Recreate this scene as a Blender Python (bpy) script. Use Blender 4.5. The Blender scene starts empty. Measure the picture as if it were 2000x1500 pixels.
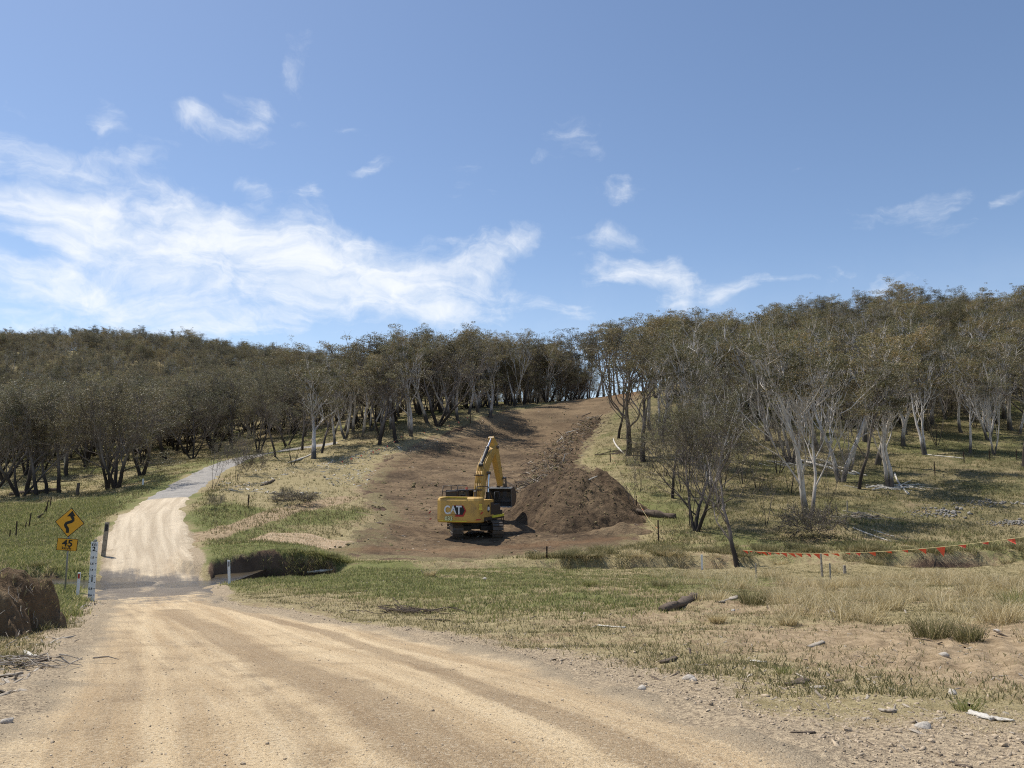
import bpy, math, random
import numpy as np
from mathutils import Vector, Matrix

# ------------------------------------------------------------------ camera, sky, sun
sc = bpy.context.scene
col = sc.collection
F_PX, HORIZON = 1482.0, 930.0            # focal length and eye level, in pixels of a 2000 x 1500 frame
TH = math.atan((HORIZON - 750.0) / F_PX)
CT, ST = math.cos(TH), math.sin(TH)
cam = bpy.data.cameras.new("camera")
cam.sensor_width = 36.0
cam.lens = 36.0 * F_PX / 2000.0
cam.clip_start, cam.clip_end = 0.1, 6000.0
cam_ob = bpy.data.objects.new("camera", cam)
cam_ob.rotation_euler = (math.pi / 2 + TH, 0, 0)
cam_ob.location = (0, 0, 0)              # eye at the origin, ground about 1.65 m below
col.objects.link(cam_ob)
sc.camera = cam_ob

SUN_AZ, SUN_EL = math.radians(-52), math.radians(61)   # azimuth clockwise from +Y
SUN_STRENGTH, SKY_STRENGTH, EXPOSURE = 4.2, 0.120, 0.25
sun = bpy.data.lights.new("sun", 'SUN')
sun.energy, sun.angle, sun.color = SUN_STRENGTH, math.radians(0.5), (1.0, 0.95, 0.87)
sun_ob = bpy.data.objects.new("sun", sun)
sun_dir = Vector((math.sin(SUN_AZ) * math.cos(SUN_EL), math.cos(SUN_AZ) * math.cos(SUN_EL), math.sin(SUN_EL)))
sun_ob.rotation_euler = sun_dir.to_track_quat('Z', 'Y').to_euler()
sun_ob.location = (-60, 20, 90)
col.objects.link(sun_ob)

sc.view_settings.view_transform = 'Standard'
sc.view_settings.look = 'None'
sc.view_settings.exposure = EXPOSURE
sc.view_settings.gamma = 1.0
sc.view_settings.use_curve_mapping = False
sc.render.engine = 'CYCLES'
sc.cycles.max_bounces = 5
sc.cycles.diffuse_bounces = 2
sc.cycles.glossy_bounces = 2
sc.cycles.transmission_bounces = 3
sc.cycles.transparent_max_bounces = 6
sc.cycles.use_adaptive_sampling = False
sc.cycles.filter_width = 1.1
sc.cycles.use_denoising = False


class NT:
    """Small helper round a node tree."""
    def __init__(self, tree):
        self.t = tree
        self.t.nodes.clear()

    def n(self, kind, ins=None, **attrs):
        nd = self.t.nodes.new(kind)
        for k, v in attrs.items():
            setattr(nd, k, v)
        for k, v in (ins or {}).items():
            self.set(nd, k, v)
        return nd

    def set(self, nd, k, v):
        s = nd.inputs[k]
        if hasattr(v, 'is_output') or hasattr(v, 'outputs'):
            self.t.links.new(v.outputs[0] if hasattr(v, 'outputs') else v, s)
        else:
            if isinstance(v, tuple) and len(v) == 3 and s.type == 'RGBA':
                v = v + (1.0,)
            s.default_value = v

    def math(self, op, a, b=None, c=None, clamp=False):
        ins = {0: a}
        if b is not None:
            ins[1] = b
        if c is not None:
            ins[2] = c
        return self.n('ShaderNodeMath', ins, operation=op, use_clamp=clamp).outputs[0]

    def mix(self, fac, a, b, blend='MIX'):
        nd = self.t.nodes.new('ShaderNodeMix')
        nd.data_type = 'RGBA'
        nd.blend_type = blend
        self.set(nd, 0, fac)
        self.set(nd, 6, a)
        self.set(nd, 7, b)
        return nd.outputs[2]

    def ramp(self, fac, lo, hi, a=0.0, b=1.0, smooth=True):
        nd = self.n('ShaderNodeMapRange', {0: fac, 1: lo, 2: hi, 3: a, 4: b})
        nd.interpolation_type = 'SMOOTHSTEP' if smooth else 'LINEAR'
        return nd.outputs[0]

    def noise(self, vec, scale, detail=4.0, rough=0.55, dist=0.0, out=0):
        ins = {'Scale': scale, 'Detail': detail, 'Roughness': rough, 'Distortion': dist}
        if vec is not None:
            ins['Vector'] = vec
        return self.n('ShaderNodeTexNoise', ins).outputs[out]

    def mapping(self, vec, loc=(0, 0, 0), rot=(0, 0, 0), scale=(1, 1, 1), kind='POINT'):
        return self.n('ShaderNodeMapping', {'Vector': vec, 'Location': loc, 'Rotation': rot, 'Scale': scale}, vector_type=kind).outputs[0]


def px_dir(u, v):
    up = -(v - 750.0) / F_PX
    return Vector(((u - 1000.0) / F_PX, CT - up * ST, ST + up * CT))


def px_azel(u, v):
    d = px_dir(u, v).normalized()
    return math.atan2(d.x, d.y), math.asin(d.z)


world = bpy.data.worlds.new("World")
sc.world = world
world.use_nodes = True
W = NT(world.node_tree)
sky = W.n('ShaderNodeTexSky', sky_type='NISHITA', sun_disc=False, sun_elevation=SUN_EL,
          sun_rotation=SUN_AZ, altitude=1300.0, air_density=1.0, dust_density=1.0, ozone_density=1.6)
tc = W.n('ShaderNodeTexCoord').outputs['Generated']
sep = W.n('ShaderNodeSeparateXYZ', {0: tc})
az = W.math('ARCTAN2', sep.outputs[0], sep.outputs[1])
el = W.math('ARCSINE', sep.outputs[2])
azel = W.n('ShaderNodeCombineXYZ', {0: az, 1: el, 2: 0.0}).outputs[0]
warp = W.noise(azel, 7.0, 5.0, 0.55, out=1)
warp = W.n('ShaderNodeVectorMath', {0: warp, 1: (0.5, 0.5, 0.5)}, operation='SUBTRACT').outputs[0]
warp = W.n('ShaderNodeVectorMath', {0: warp, 1: (0.14, 0.075, 0.0)}, operation='MULTIPLY').outputs[0]
azelw = W.n('ShaderNodeVectorMath', {0: azel, 1: warp}, operation='ADD').outputs[0]
# banks of cloud: azimuth / elevation of each (given where they hang in the sky), radii, tilt, weight
CLOUDS = [(170, 430, 230, 75, -12, 1.15), (330, 520, 300, 85, -14, 1.25), (560, 500, 300, 90, -14, 1.3), (760, 570, 300, 80, -12, 1.25),
          (900, 520, 190, 55, -4, 1.1), (980, 490, 120, 50, 10, 0.8), (250, 600, 330, 45, -2, 1.15), (120, 640, 300, 40, 4, 0.95), (520, 640, 300, 40, 0, .9),
          (60, 310, 120, 45, -10, 1.0), (240, 300, 110, 28, 18, .75), (380, 238, 90, 28, 10, .95), (490, 215, 60, 50, 35, .9),
          (207, 236, 45, 40, 0, .8), (480, 352, 80, 22, 0, .8), (735, 335, 62, 30, 18, .8), (590, 375, 60, 38, 10, .65), (580, 140, 65, 60, 30, .55),
          (1120, 262, 95, 60, 30, .58), (900, 318, 60, 30, 0, .5), (900, 375, 55, 35, 20, .5), (965, 388, 45, 22, 10, .5), (1210, 370, 90, 42, 0, .62),
          (1200, 462, 130, 42, 8, .95), (1250, 535, 190, 42, -6, 1.1), (1450, 565, 260, 34, 4, 1.0), (1730, 566, 90, 28, 0, .9), (1100, 598, 150, 25, -8, .8),
          (860, 610, 170, 35, 2, 1.0), (1780, 430, 130, 30, 0, .72), (1850, 405, 40, 60, -25, .6), (1945, 390, 90, 18, 35, .62), (1435, 502, 60, 14, 15, .5),
          (30, 195, 70, 30, -15, .5), (640, 230, 130, 20, -5, .5), (10, 520, 120, 40, 0, .7)]
acc = None
CLOUDS += [(60, 420, 150, 60, -10, 1.0), (420, 430, 260, 60, -10, 1.1), (700, 480, 200, 60, -14, 1.0), (150, 560, 260, 60, -4, .9), (640, 575, 260, 50, -6, 1.0), (1000, 470, 70, 40, 20, .7), (1070, 300, 40, 20, 35, .6), (1300, 590, 140, 22, 4, .8), (1560, 330, 120, 14, 14, .35), (440, 250, 50, 22, 30, .7), (700, 245, 60, 14, -5, .55), (1150, 285, 50, 30, -20, .5)]
for (u, v, ru, rv, rot, wgt) in CLOUDS:
    wgt = max(wgt, .42 + .55 * wgt)
    a0, e0 = px_azel(u, v)
    m = W.mapping(azelw, (a0, e0, 0), (0, 0, math.radians(rot)), (1.75 * ru / F_PX, 1.85 * rv / F_PX, 1.0), 'TEXTURE')
    ln = W.n('ShaderNodeVectorMath', {0: m}, operation='LENGTH').outputs[1]
    val = W.ramp(ln, 0.0, 1.0, wgt, 0.0)
    acc = val if acc is None else W.math('MAXIMUM', W.math('MULTIPLY', W.math('ADD', acc, val), 0.62), W.math('MAXIMUM', acc, val))
wisp = W.mapping(azelw, (0, 0, 0), (0, 0, math.radians(14)), (9.0, 26.0, 1.0))
fb = W.noise(wisp, 1.0, 9.0, 0.60, 0.7)
fb2 = W.noise(azelw, 16.0, 8.0, 0.62, 0.3)
tex = W.math('ADD', W.math('MULTIPLY', fb, 0.62), W.math('MULTIPLY', fb2, 0.50))
dens = W.math('ADD', W.math('MULTIPLY', acc, 0.62), W.math('MULTIPLY', W.math('SUBTRACT', tex, 0.82), 1.35))
dens = W.ramp(dens, 0.0, 0.62, 0.0, 0.90)
thin = W.math('MULTIPLY', W.ramp(el, 0.02, 0.30, 0.30, 0.0), W.ramp(fb2, 0.35, 0.65, .6, 1.0))
dens = W.math('MAXIMUM', dens, thin)
cloud_col = W.mix(W.ramp(fb, 0.3, 0.7), (6.3, 6.7, 7.2), (7.2, 7.35, 7.55))
skycol = W.mix(1.0, sky.outputs[0], (1.0, 1.0, 1.0), 'MULTIPLY')
final = W.mix(dens, skycol, cloud_col)
bg = W.n('ShaderNodeBackground', {0: final, 1: SKY_STRENGTH})
W.n('ShaderNodeOutputWorld', {0: bg})

# ------------------------------------------------------------------ numbers: noise, terrain
rng = np.random.default_rng(7)
random.seed(7)


def hash2(ix, iy, seed):
    h = (ix.astype(np.int64) * 374761393 + iy.astype(np.int64) * 668265263 + seed * 974711) & 0x7fffffff
    h = ((h ^ (h >> 13)) * 1274126177) & 0x7fffffff
    h = h ^ (h >> 16)
    return (h & 0xffff) / 65535.0


def vnoise(x, y, seed=0):
    x = np.asarray(x, float); y = np.asarray(y, float)
    ix, iy = np.floor(x), np.floor(y)
    fx, fy = x - ix, y - iy
    fx = fx * fx * (3 - 2 * fx); fy = fy * fy * (3 - 2 * fy)
    a = hash2(ix, iy, seed); b = hash2(ix + 1, iy, seed); c = hash2(ix, iy + 1, seed); d = hash2(ix + 1, iy + 1, seed)
    return (a + (b - a) * fx) * (1 - fy) + (c + (d - c) * fx) * fy


def fbm(x, y, seed=0, octs=4, gain=0.5):
    s, amp, tot = 0.0, 1.0, 0.0
    for k in range(octs):
        s = s + amp * vnoise(x * 2 ** k + 13.7 * k, y * 2 ** k - 7.1 * k, seed + k)
        tot += amp; amp *= gain
    return s / tot - 0.5


def smooth(x, a, b):
    t = np.clip((np.asarray(x, float) - a) / (b - a), 0, 1)
    return t * t * (3 - 2 * t)


def P(u, v, Y):
    d = px_dir(u, v)
    k = Y / d.y
    return (d.x * k, Y, d.z * k)


CP = [(-10, -20, -1.5), (10, -20, -1.4), (0, -45, -1.3), (-45, -30, -1.0), (45, -30, -1.0), (0, 0, -1.66), (-6, 0, -1.7), (6, 0, -1.62), (18, 0, -1.7), (-18, 0, -1.4),
      (60, 0, -1.5), (-60, 0, -1.5), (-40, 20, -3.0), (40, 20, -2.9), (60, 30, -3.2), (-60, 35, -3.6)]
for u in (0, 500, 1000, 1500, 2000):
    CP.append(P(u, 1500, 4.6))
for u in (100, 500, 1000, 1500, 1950):
    CP.append(P(u, 1300, 10.0))
for (u, v, Y) in [(250, 1200, 18.3), (600, 1205, 18), (1000, 1200, 18.5), (1400, 1195, 18.8), (1950, 1200, 17.5), (40, 1205, 18), (-100, 1215, 16.5),
                  (1700, 1160, 24), (1950, 1150, 24), (1300, 1150, 25), (900, 1150, 26), (500, 1160, 26), (177, 1172, 27), (100, 1168, 27),
                  (300, 1158, 30), (290, 1146, 32.5), (285, 1128, 35), (285, 1085, 39), (285, 1050, 43), (290, 1000, 50), (360, 960, 60), (410, 920, 75), (450, 900, 88), (540, 882, 105),
                  (100, 1100, 38), (30, 1040, 50), (50, 990, 60), (50, 965, 70), (200, 955, 72), (-150, 1000, 55),
                  (700, 1010, 53), (500, 950, 65), (620, 898, 88), (800, 853, 103), (950, 815, 122), (1150, 780, 145), (1240, 766, 152),
                  (1000, 900, 95), (1000, 850, 118), (850, 960, 70), (930, 1050, 50.5), (860, 1046, 52), (985, 1046, 52), (930, 1030, 55.5), (850, 1085, 44.5), (1040, 1085, 44.5), (1250, 1052, 50),
                  (1100, 962, 67), (1200, 850, 105), (1230, 900, 85), (600, 1080, 42), (430, 1075, 41), (420, 1020, 48),
                  (700, 1112, 36), (1000, 1112, 37), (1440, 1112, 38.5), (1440, 1078, 43), (1350, 1035, 52), (1580, 1003, 55), (1315, 975, 63), (1740, 950, 64), (1700, 890, 80), (1880, 885, 78), (1490, 855, 90),
                  (1620, 800, 110), (1760, 778, 116), (2000, 1050, 47), (1850, 1112, 37.5), (2000, 950, 62), (1950, 830, 95)]:
    CP.append(P(u, v, Y))
CP += [(28, 180, 16), (20, 230, 15), (-20, 170, 18), (-10, 145, 13), (45, 150, 21), (75, 180, 32), (115, 180, 33), (60, 230, 33), (120, 240, 36), (100, 110, 14), (140, 120, 18), (150, 60, 6), (90, 60, 0),
       (-70, 100, 1.5), (-100, 150, 8), (-60, 150, 9), (-120, 200, 16), (-60, 210, 19), (-220, 330, 54), (-160, 345, 57), (-115, 340, 50), (-80, 330, 44), (-30, 260, 22), (-250, 200, 22), (-110, 70, -2),
       (-200, 480, 48), (-50, 450, 36), (100, 400, 32), (300, 300, 40), (300, 100, 25), (-400, 100, 25), (-400, 500, 60), (0, 900, 40), (600, 900, 45), (-700, 900, 50), (500, -100, 0), (-500, -100, 5), (0, -300, 0), (900, 300, 45), (-900, 300, 40)]
CP = np.array(CP, float)


def tps_fit(pts):
    n = len(pts)
    d2 = ((pts[:, None, :2] - pts[None, :, :2]) ** 2).sum(-1)
    K = np.where(d2 > 0, 0.5 * d2 * np.log(d2 + 1e-12), 0.0)
    # nearest-neighbour spacing sets how softly each height is followed
    A = np.zeros((n + 3, n + 3))
    A[:n, :n] = K + np.eye(n) * 6.0
    A[:n, n] = 1; A[:n, n + 1:] = pts[:, :2]
    A[n, :n] = 1; A[n + 1:, :n] = pts[:, :2].T
    b = np.zeros(n + 3); b[:n] = pts[:, 2]
    return np.linalg.solve(A, b)


TPS = tps_fit(CP)


def base_h(x, y):
    x = np.atleast_1d(np.asarray(x, float)); y = np.atleast_1d(np.asarray(y, float))
    out = np.empty(x.shape)
    xf, yf, of = x.ravel(), y.ravel(), out.reshape(-1)
    for i in range(0, xf.size, 20000):
        dx = xf[i:i + 20000, None] - CP[None, :, 0]; dy = yf[i:i + 20000, None] - CP[None, :, 1]
        d2 = dx * dx + dy * dy
        of[i:i + 20000] = (0.5 * d2 * np.log(d2 + 1e-12)) @ TPS[:-3] + TPS[-3] + TPS[-2] * xf[i:i + 20000] + TPS[-1] * yf[i:i + 20000]
    return out


def poly_info(x, y, pts):
    """signed side distance and arc length to the polyline pts (k,2)"""
    pts = np.asarray(pts, float)
    best = np.full(x.shape, 1e9); sgn = np.zeros(x.shape); arc = np.zeros(x.shape)
    s0 = 0.0
    for a, b in zip(pts[:-1], pts[1:]):
        d = b - a; L = np.hypot(*d)
        t = np.clip(((x - a[0]) * d[0] + (y - a[1]) * d[1]) / (L * L), 0, 1)
        qx, qy = x - (a[0] + t * d[0]), y - (a[1] + t * d[1])
        r = np.hypot(qx, qy)
        m = r < best
        cr = (d[0] * qy - d[1] * qx)
        best = np.where(m, r, best); sgn = np.where(m, np.where(cr >= 0, 1.0, -1.0), sgn); arc = np.where(m, s0 + t * L, arc)
        s0 += L
    return best * sgn, arc


def poly_in(x, y, pts):
    """distance to a closed polygon, positive inside"""
    pts = np.asarray(pts, float)
    n = len(pts)
    inside = np.zeros(x.shape, bool); best = np.full(x.shape, 1e9)
    for i in range(n):
        a, b = pts[i], pts[(i + 1) % n]
        d = b - a; L2 = d @ d + 1e-12
        t = np.clip(((x - a[0]) * d[0] + (y - a[1]) * d[1]) / L2, 0, 1)
        best = np.minimum(best, np.hypot(x - a[0] - t * d[0], y - a[1] - t * d[1]))
        c = ((a[1] > y) != (b[1] > y)) & (x < d[0] * (y - a[1]) / (d[1] + 1e-12) + a[0])
        inside ^= c
    return np.where(inside, best, -best)


def base_hit(u, v, fn=None):
    fn = fn or base_h
    d = px_dir(u, v)
    Y = np.geomspace(2.5, 420, 1500)
    k = Y / d.y
    h = fn(d.x * k, Y)
    g = d.z * k - h
    i = np.argmax(g < 0)
    if g[i] >= 0:
        i = len(Y) - 1
    if i == 0:
        return d.x * k[0], Y[0]
    t = g[i - 1] / (g[i - 1] - g[i])
    yy = Y[i - 1] + t * (Y[i] - Y[i - 1])
    return d.x / d.y * yy, yy


def W2(pxs):
    return np.array([base_hit(u, v) for (u, v) in pxs])


# creek: where it runs across the low ground
CREEK = np.array([P(u, 1100, Y)[:2] for (u, Y) in [(-420, 40), (-150, 36), (60, 34), (185, 32.8), (300, 32.4), (440, 33.6), (485, 35.3), (560, 36.6), (630, 37.3), (685, 37.9), (1090, 39.6), (1340, 40.2), (1620, 40.5), (1850, 40), (2150, 41), (2700, 44)]])
CREEK_S = np.concatenate([[0], np.cumsum(np.hypot(*np.diff(CREEK, axis=0).T))])
CREEK_DEP = np.array([.4, .4, .6, .15, .0, .12, 1.9, 2.3, 1.1, .05, .45, .45, 0.08, .6, .15, .15])
CREEK_WID = np.array([1.0, 1.0, 1.0, 1.0, 1.2, .9, 1.9, 2.4, 1.8, .6, .8, .9, .8, 1.2, .9, .8])
CREEK_LIP = np.array([.25, .25, .25, .15, .0, .1, .5, .65, .5, .05, .2, .25, .06, .3, .08, .08])
ROAD_FAR = W2([(300, 1165), (297, 1140), (292, 1100), (288, 1050), (292, 1005), (325, 975), (372, 943), (415, 918), (455, 900), (500, 889), (560, 879), (640, 868)])
ROAD_NEAR = W2([(222, 1128), (208, 1180), (175, 1230), (105, 1300), (10, 1395), (-160, 1500)]).tolist() + [[-6, -6], [8, -12], [30, -10], [22, 1.0]] + W2([(1900, 1570), (1640, 1500), (1480, 1440), (1290, 1375), (1050, 1300), (800, 1240), (570, 1205), (440, 1183), (392, 1128)]).tolist()
SOIL_POLY = W2([(640, 1072), (700, 1092), (900, 1101), (1100, 1087), (1262, 1058), (1258, 1005), (1205, 940), (1135, 900), (1165, 850), (1192, 812), (1240, 790), (1262, 768), (1180, 769), (1100, 784), (990, 803), (900, 833), (825, 860), (745, 900), (690, 950), (735, 1000), (690, 1040)])
TAN_POLY = W2([(400, 975), (470, 925), (600, 905), (740, 872), (830, 856), (960, 815), (1000, 800), (900, 850), (760, 900), (690, 950), (720, 990), (600, 1000), (480, 992)])
PALE_POLY = W2([(470, 1052), (525, 1040), (600, 1043), (690, 1060), (640, 1072), (560, 1066), (500, 1060)])
PATH_TRACK = W2([(370, 1055), (440, 1035), (520, 1010), (600, 990), (680, 970)])
ROAD_MID = W2([(296, 1160), (330, 1185), (420, 1232), (600, 1320), (800, 1430), (950, 1530)])


def creek_info(x, y):
    d, s = poly_info(x, y, CREEK)
    return d, np.interp(s, CREEK_S, CREEK_DEP), np.interp(s, CREEK_S, CREEK_WID), np.interp(s, CREEK_S, CREEK_LIP)


def road_d(x, y):
    """metres inside the road's edge (negative outside)"""
    d, s = poly_info(x, y, ROAD_FAR)
    far = np.interp(s, [0, 8, 18, 28, 60], [1.95, 2.05, 2.25, 1.75, 1.6]) - np.abs(d)
    return np.maximum(far, poly_in(x, y, ROAD_NEAR))


def H(x, y):
    """ground height"""
    x = np.atleast_1d(np.asarray(x, float)); y = np.atleast_1d(np.asarray(y, float))
    h = base_h(x, y)
    d, dep, wid, lip = creek_info(x, y)
    dn = d + 0.5 * fbm(x * .8, y * .8, 31, 3)
    far = smooth(dn, wid * .8, wid * 1.05) * (1 - smooth(dn, 2.5, 9))
    cut = np.where(dn > 0, 1 - smooth(dn, wid * .62, wid * 1.02), 1 - smooth(-dn, wid * .4, wid * 1.9))
    h = h + lip * far - dep * cut
    rd = smooth(road_d(x, y), -0.6, 0.5)
    soil = smooth(poly_in(x, y, SOIL_POLY), -1, 1.5)
    near = 1 - smooth(y, 90, 200)
    rough = 0.30 * fbm(x * .22, y * .22, 3, 3) + 0.22 * fbm(x * .9, y * .9, 5, 3) * (1 - .3 * soil)
    fine = 0.07 * fbm(x * 3.1, y * 3.1, 9, 3)
    calm = 1 - smooth(np.hypot(x, y), 3, 14)
    h = h + (1 - rd) * (rough * (1 - .6 * calm) * near + fine * (1 + .8 * soil))
    rdd = road_d(x, y)
    h = h + .09 * np.exp(-(rdd / .30) ** 2) * (.35 + 1.3 * np.clip(fbm(x * 1.6, y * 1.6, 20, 3) + .3, 0, 1)) * (1 - smooth(y, 22, 27))
    # wheel ruts and the grader's furrows
    across, along = poly_info(x, y, ROAD_MID)
    h = h + rd * (0.13 * fbm(x * .8, y * .9, 16, 3) * smooth(y, 28, 31) * (1 - smooth(y, 34, 36)) + 0.035 * fbm(across * 1.3, along * .12, 14, 3) + .03 * fbm(x * 1.7, y * 1.7, 15, 3))
    a2 = x * .34 + y * .94
    h = h + soil * (0.20 * fbm(a2 * 1.5, (x * .94 - y * .34) * .14, 17, 4) + .10 * fbm(x * 1.9, y * 1.9, 18, 3)) * (1 - rd)
    # dozer scrape marks on the bank to the right of the road
    sc_ = smooth(x, 3.2, 5.5) * (1 - smooth(x, 10, 13)) * smooth(y, 8.2, 9.6) * (1 - smooth(y, 12.5, 14.5))
    h = h + sc_ * (.022 * np.sin((x * .86 - y * .5) * 17 + 5 * fbm(x, y, 8, 2)) + .05 * fbm(x * 2.2, y * 2.2, 12, 4))
    return h


def ground(x, y):
    return float(H(np.array([x]), np.array([y]))[0])


def hit(u, v):
    return base_hit(u, v, H)


def spot(u, v):
    x, y = hit(u, v)
    return Vector((x, y, ground(x, y)))


def top_height(p, vtop):
    """height of something standing at p whose top shows at pixel row vtop"""
    d = px_dir(1000, vtop)
    return d.z / d.y * p.y - p.z


# ------------------------------------------------------------------ materials
def new_mat(name):
    m = bpy.data.materials.new(name)
    m.use_nodes = True
    return m, NT(m.node_tree)


def finish(N, base, rough=0.8, bump=None, bump_s=0.3, bump_d=0.05, spec=0.3, metal=0.0, extra=None):
    ins = {'Base Color': base, 'Roughness': rough, 'Specular IOR Level': spec, 'Metallic': metal}
    if bump is not None:
        ins['Normal'] = N.n('ShaderNodeBump', {'Strength': bump_s, 'Distance': bump_d, 'Height': bump}).outputs[0]
    b = N.n('ShaderNodeBsdfPrincipled', ins)
    for k, v in (extra or {}).items():
        N.set(b, k, v)
    N.n('ShaderNodeOutputMaterial', {0: b})
    return b


def flat_mat(name, c, rough=0.5, metal=0.0, dirt=0.25, scale=6.0, spec=0.4, dirt_col=(0.16, 0.11, 0.07)):
    m, N = new_mat(name)
    co = N.n('ShaderNodeTexCoord').outputs['Object']
    n = N.noise(co, scale, 6, 0.65)
    base = N.mix(N.math('MULTIPLY', N.ramp(n, 0.42, 0.72), dirt), c, dirt_col)
    finish(N, base, N.ramp(n, .2, .8, rough * .8, min(1, rough * 1.25)), n, .12, .01, spec, metal)
    return m


# ground: zone weights sit on the mesh, the fine mottling comes from noise
def ground_mat():
    m, N = new_mat("ground_earth")
    pos = N.n('ShaderNodeNewGeometry').outputs['Position']
    za = N.n('ShaderNodeAttribute', attribute_name='zone')
    zs = N.n('ShaderNodeSeparateColor', {0: za.outputs['Color']})
    green, dry, gravel = zs.outputs[0], zs.outputs[1], zs.outputs[2]
    soilw = za.outputs['Alpha']
    n1 = N.noise(pos, 0.55, 6, 0.6)
    n2 = N.noise(pos, 4.0, 6, 0.65)
    n3 = N.noise(pos, 22.0, 4, 0.7)
    n4 = N.noise(pos, 75.0, 3, 0.7)
    earth = N.mix(N.ramp(n2, .3, .7), (0.25, 0.18, 0.105), (0.46, 0.345, 0.215))
    earth = N.mix(N.math('MULTIPLY', N.ramp(n3, .5, .72), .55), earth, (0.10, 0.072, 0.045))
    drym = N.mix(N.ramp(n2, .3, .7), (0.25, 0.20, 0.10), (0.42, 0.345, 0.19))
    drym = N.mix(N.math('MULTIPLY', N.ramp(n3, .45, .7), .6), drym, (0.095, 0.085, 0.038))
    grn = N.mix(N.ramp(n2, .3, .7), (0.115, 0.132, 0.042), (0.21, 0.21, 0.078))
    grn = N.mix(N.math('MULTIPLY', N.ramp(n3, .5, .7), .5), grn, (0.21, 0.175, 0.09))
    soil = N.mix(N.ramp(n1, .35, .65), (0.088, 0.056, 0.038), (0.165, 0.108, 0.07))
    soil = N.mix(N.math('MULTIPLY', N.ramp(n3, .5, .7), .6), soil, (0.045, 0.030, 0.022))
    grv = N.mix(N.ramp(n3, .35, .62), (0.24, 0.185, 0.125), (0.50, 0.395, 0.26))
    grv = N.mix(N.math('MULTIPLY', N.ramp(n4, .52, .66), .8), grv, (0.075, 0.06, 0.047))
    wob = N.math('ADD', N.math('MULTIPLY', N.math('SUBTRACT', n1, .5), .9), N.math('ADD', N.math('MULTIPLY', N.math('SUBTRACT', n2, .5), 1.2), N.math('MULTIPLY', N.math('SUBTRACT', n3, .5), 1.0)))

    def w(x):
        return N.ramp(N.math('ADD', x, wob), .32, .68)
    c = N.mix(w(dry), earth, drym)
    c = N.mix(w(green), c, grn)
    c = N.mix(w(soilw), c, soil)
    c = N.mix(w(gravel), c, grv)
    pxyz = N.n('ShaderNodeSeparateXYZ', {0: pos})
    litter = N.math('MULTIPLY', N.math('MULTIPLY', N.ramp(pxyz.outputs[0], 8.0, 16.0), N.ramp(pxyz.outputs[1], 43.0, 52.0)), N.ramp(N.math('ADD', N.math('MULTIPLY', n2, .6), N.math('MULTIPLY', n1, .4)), .38, .58))
    c = N.mix(N.math('MULTIPLY', litter, .70), c, (0.088, 0.078, 0.040))
    c = N.mix(N.ramp(soilw, 1.1, 1.8), c, (0.022, 0.018, 0.013))  # near-black wet mud; the creek hole's shade is put into its colour
    bump = N.math('ADD', N.math('MULTIPLY', n2, .8), N.math('ADD', N.math('MULTIPLY', n3, .35), N.math('MULTIPLY', n4, .12)))
    finish(N, c, .95, bump, .75, .12, .12)
    return m


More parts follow.
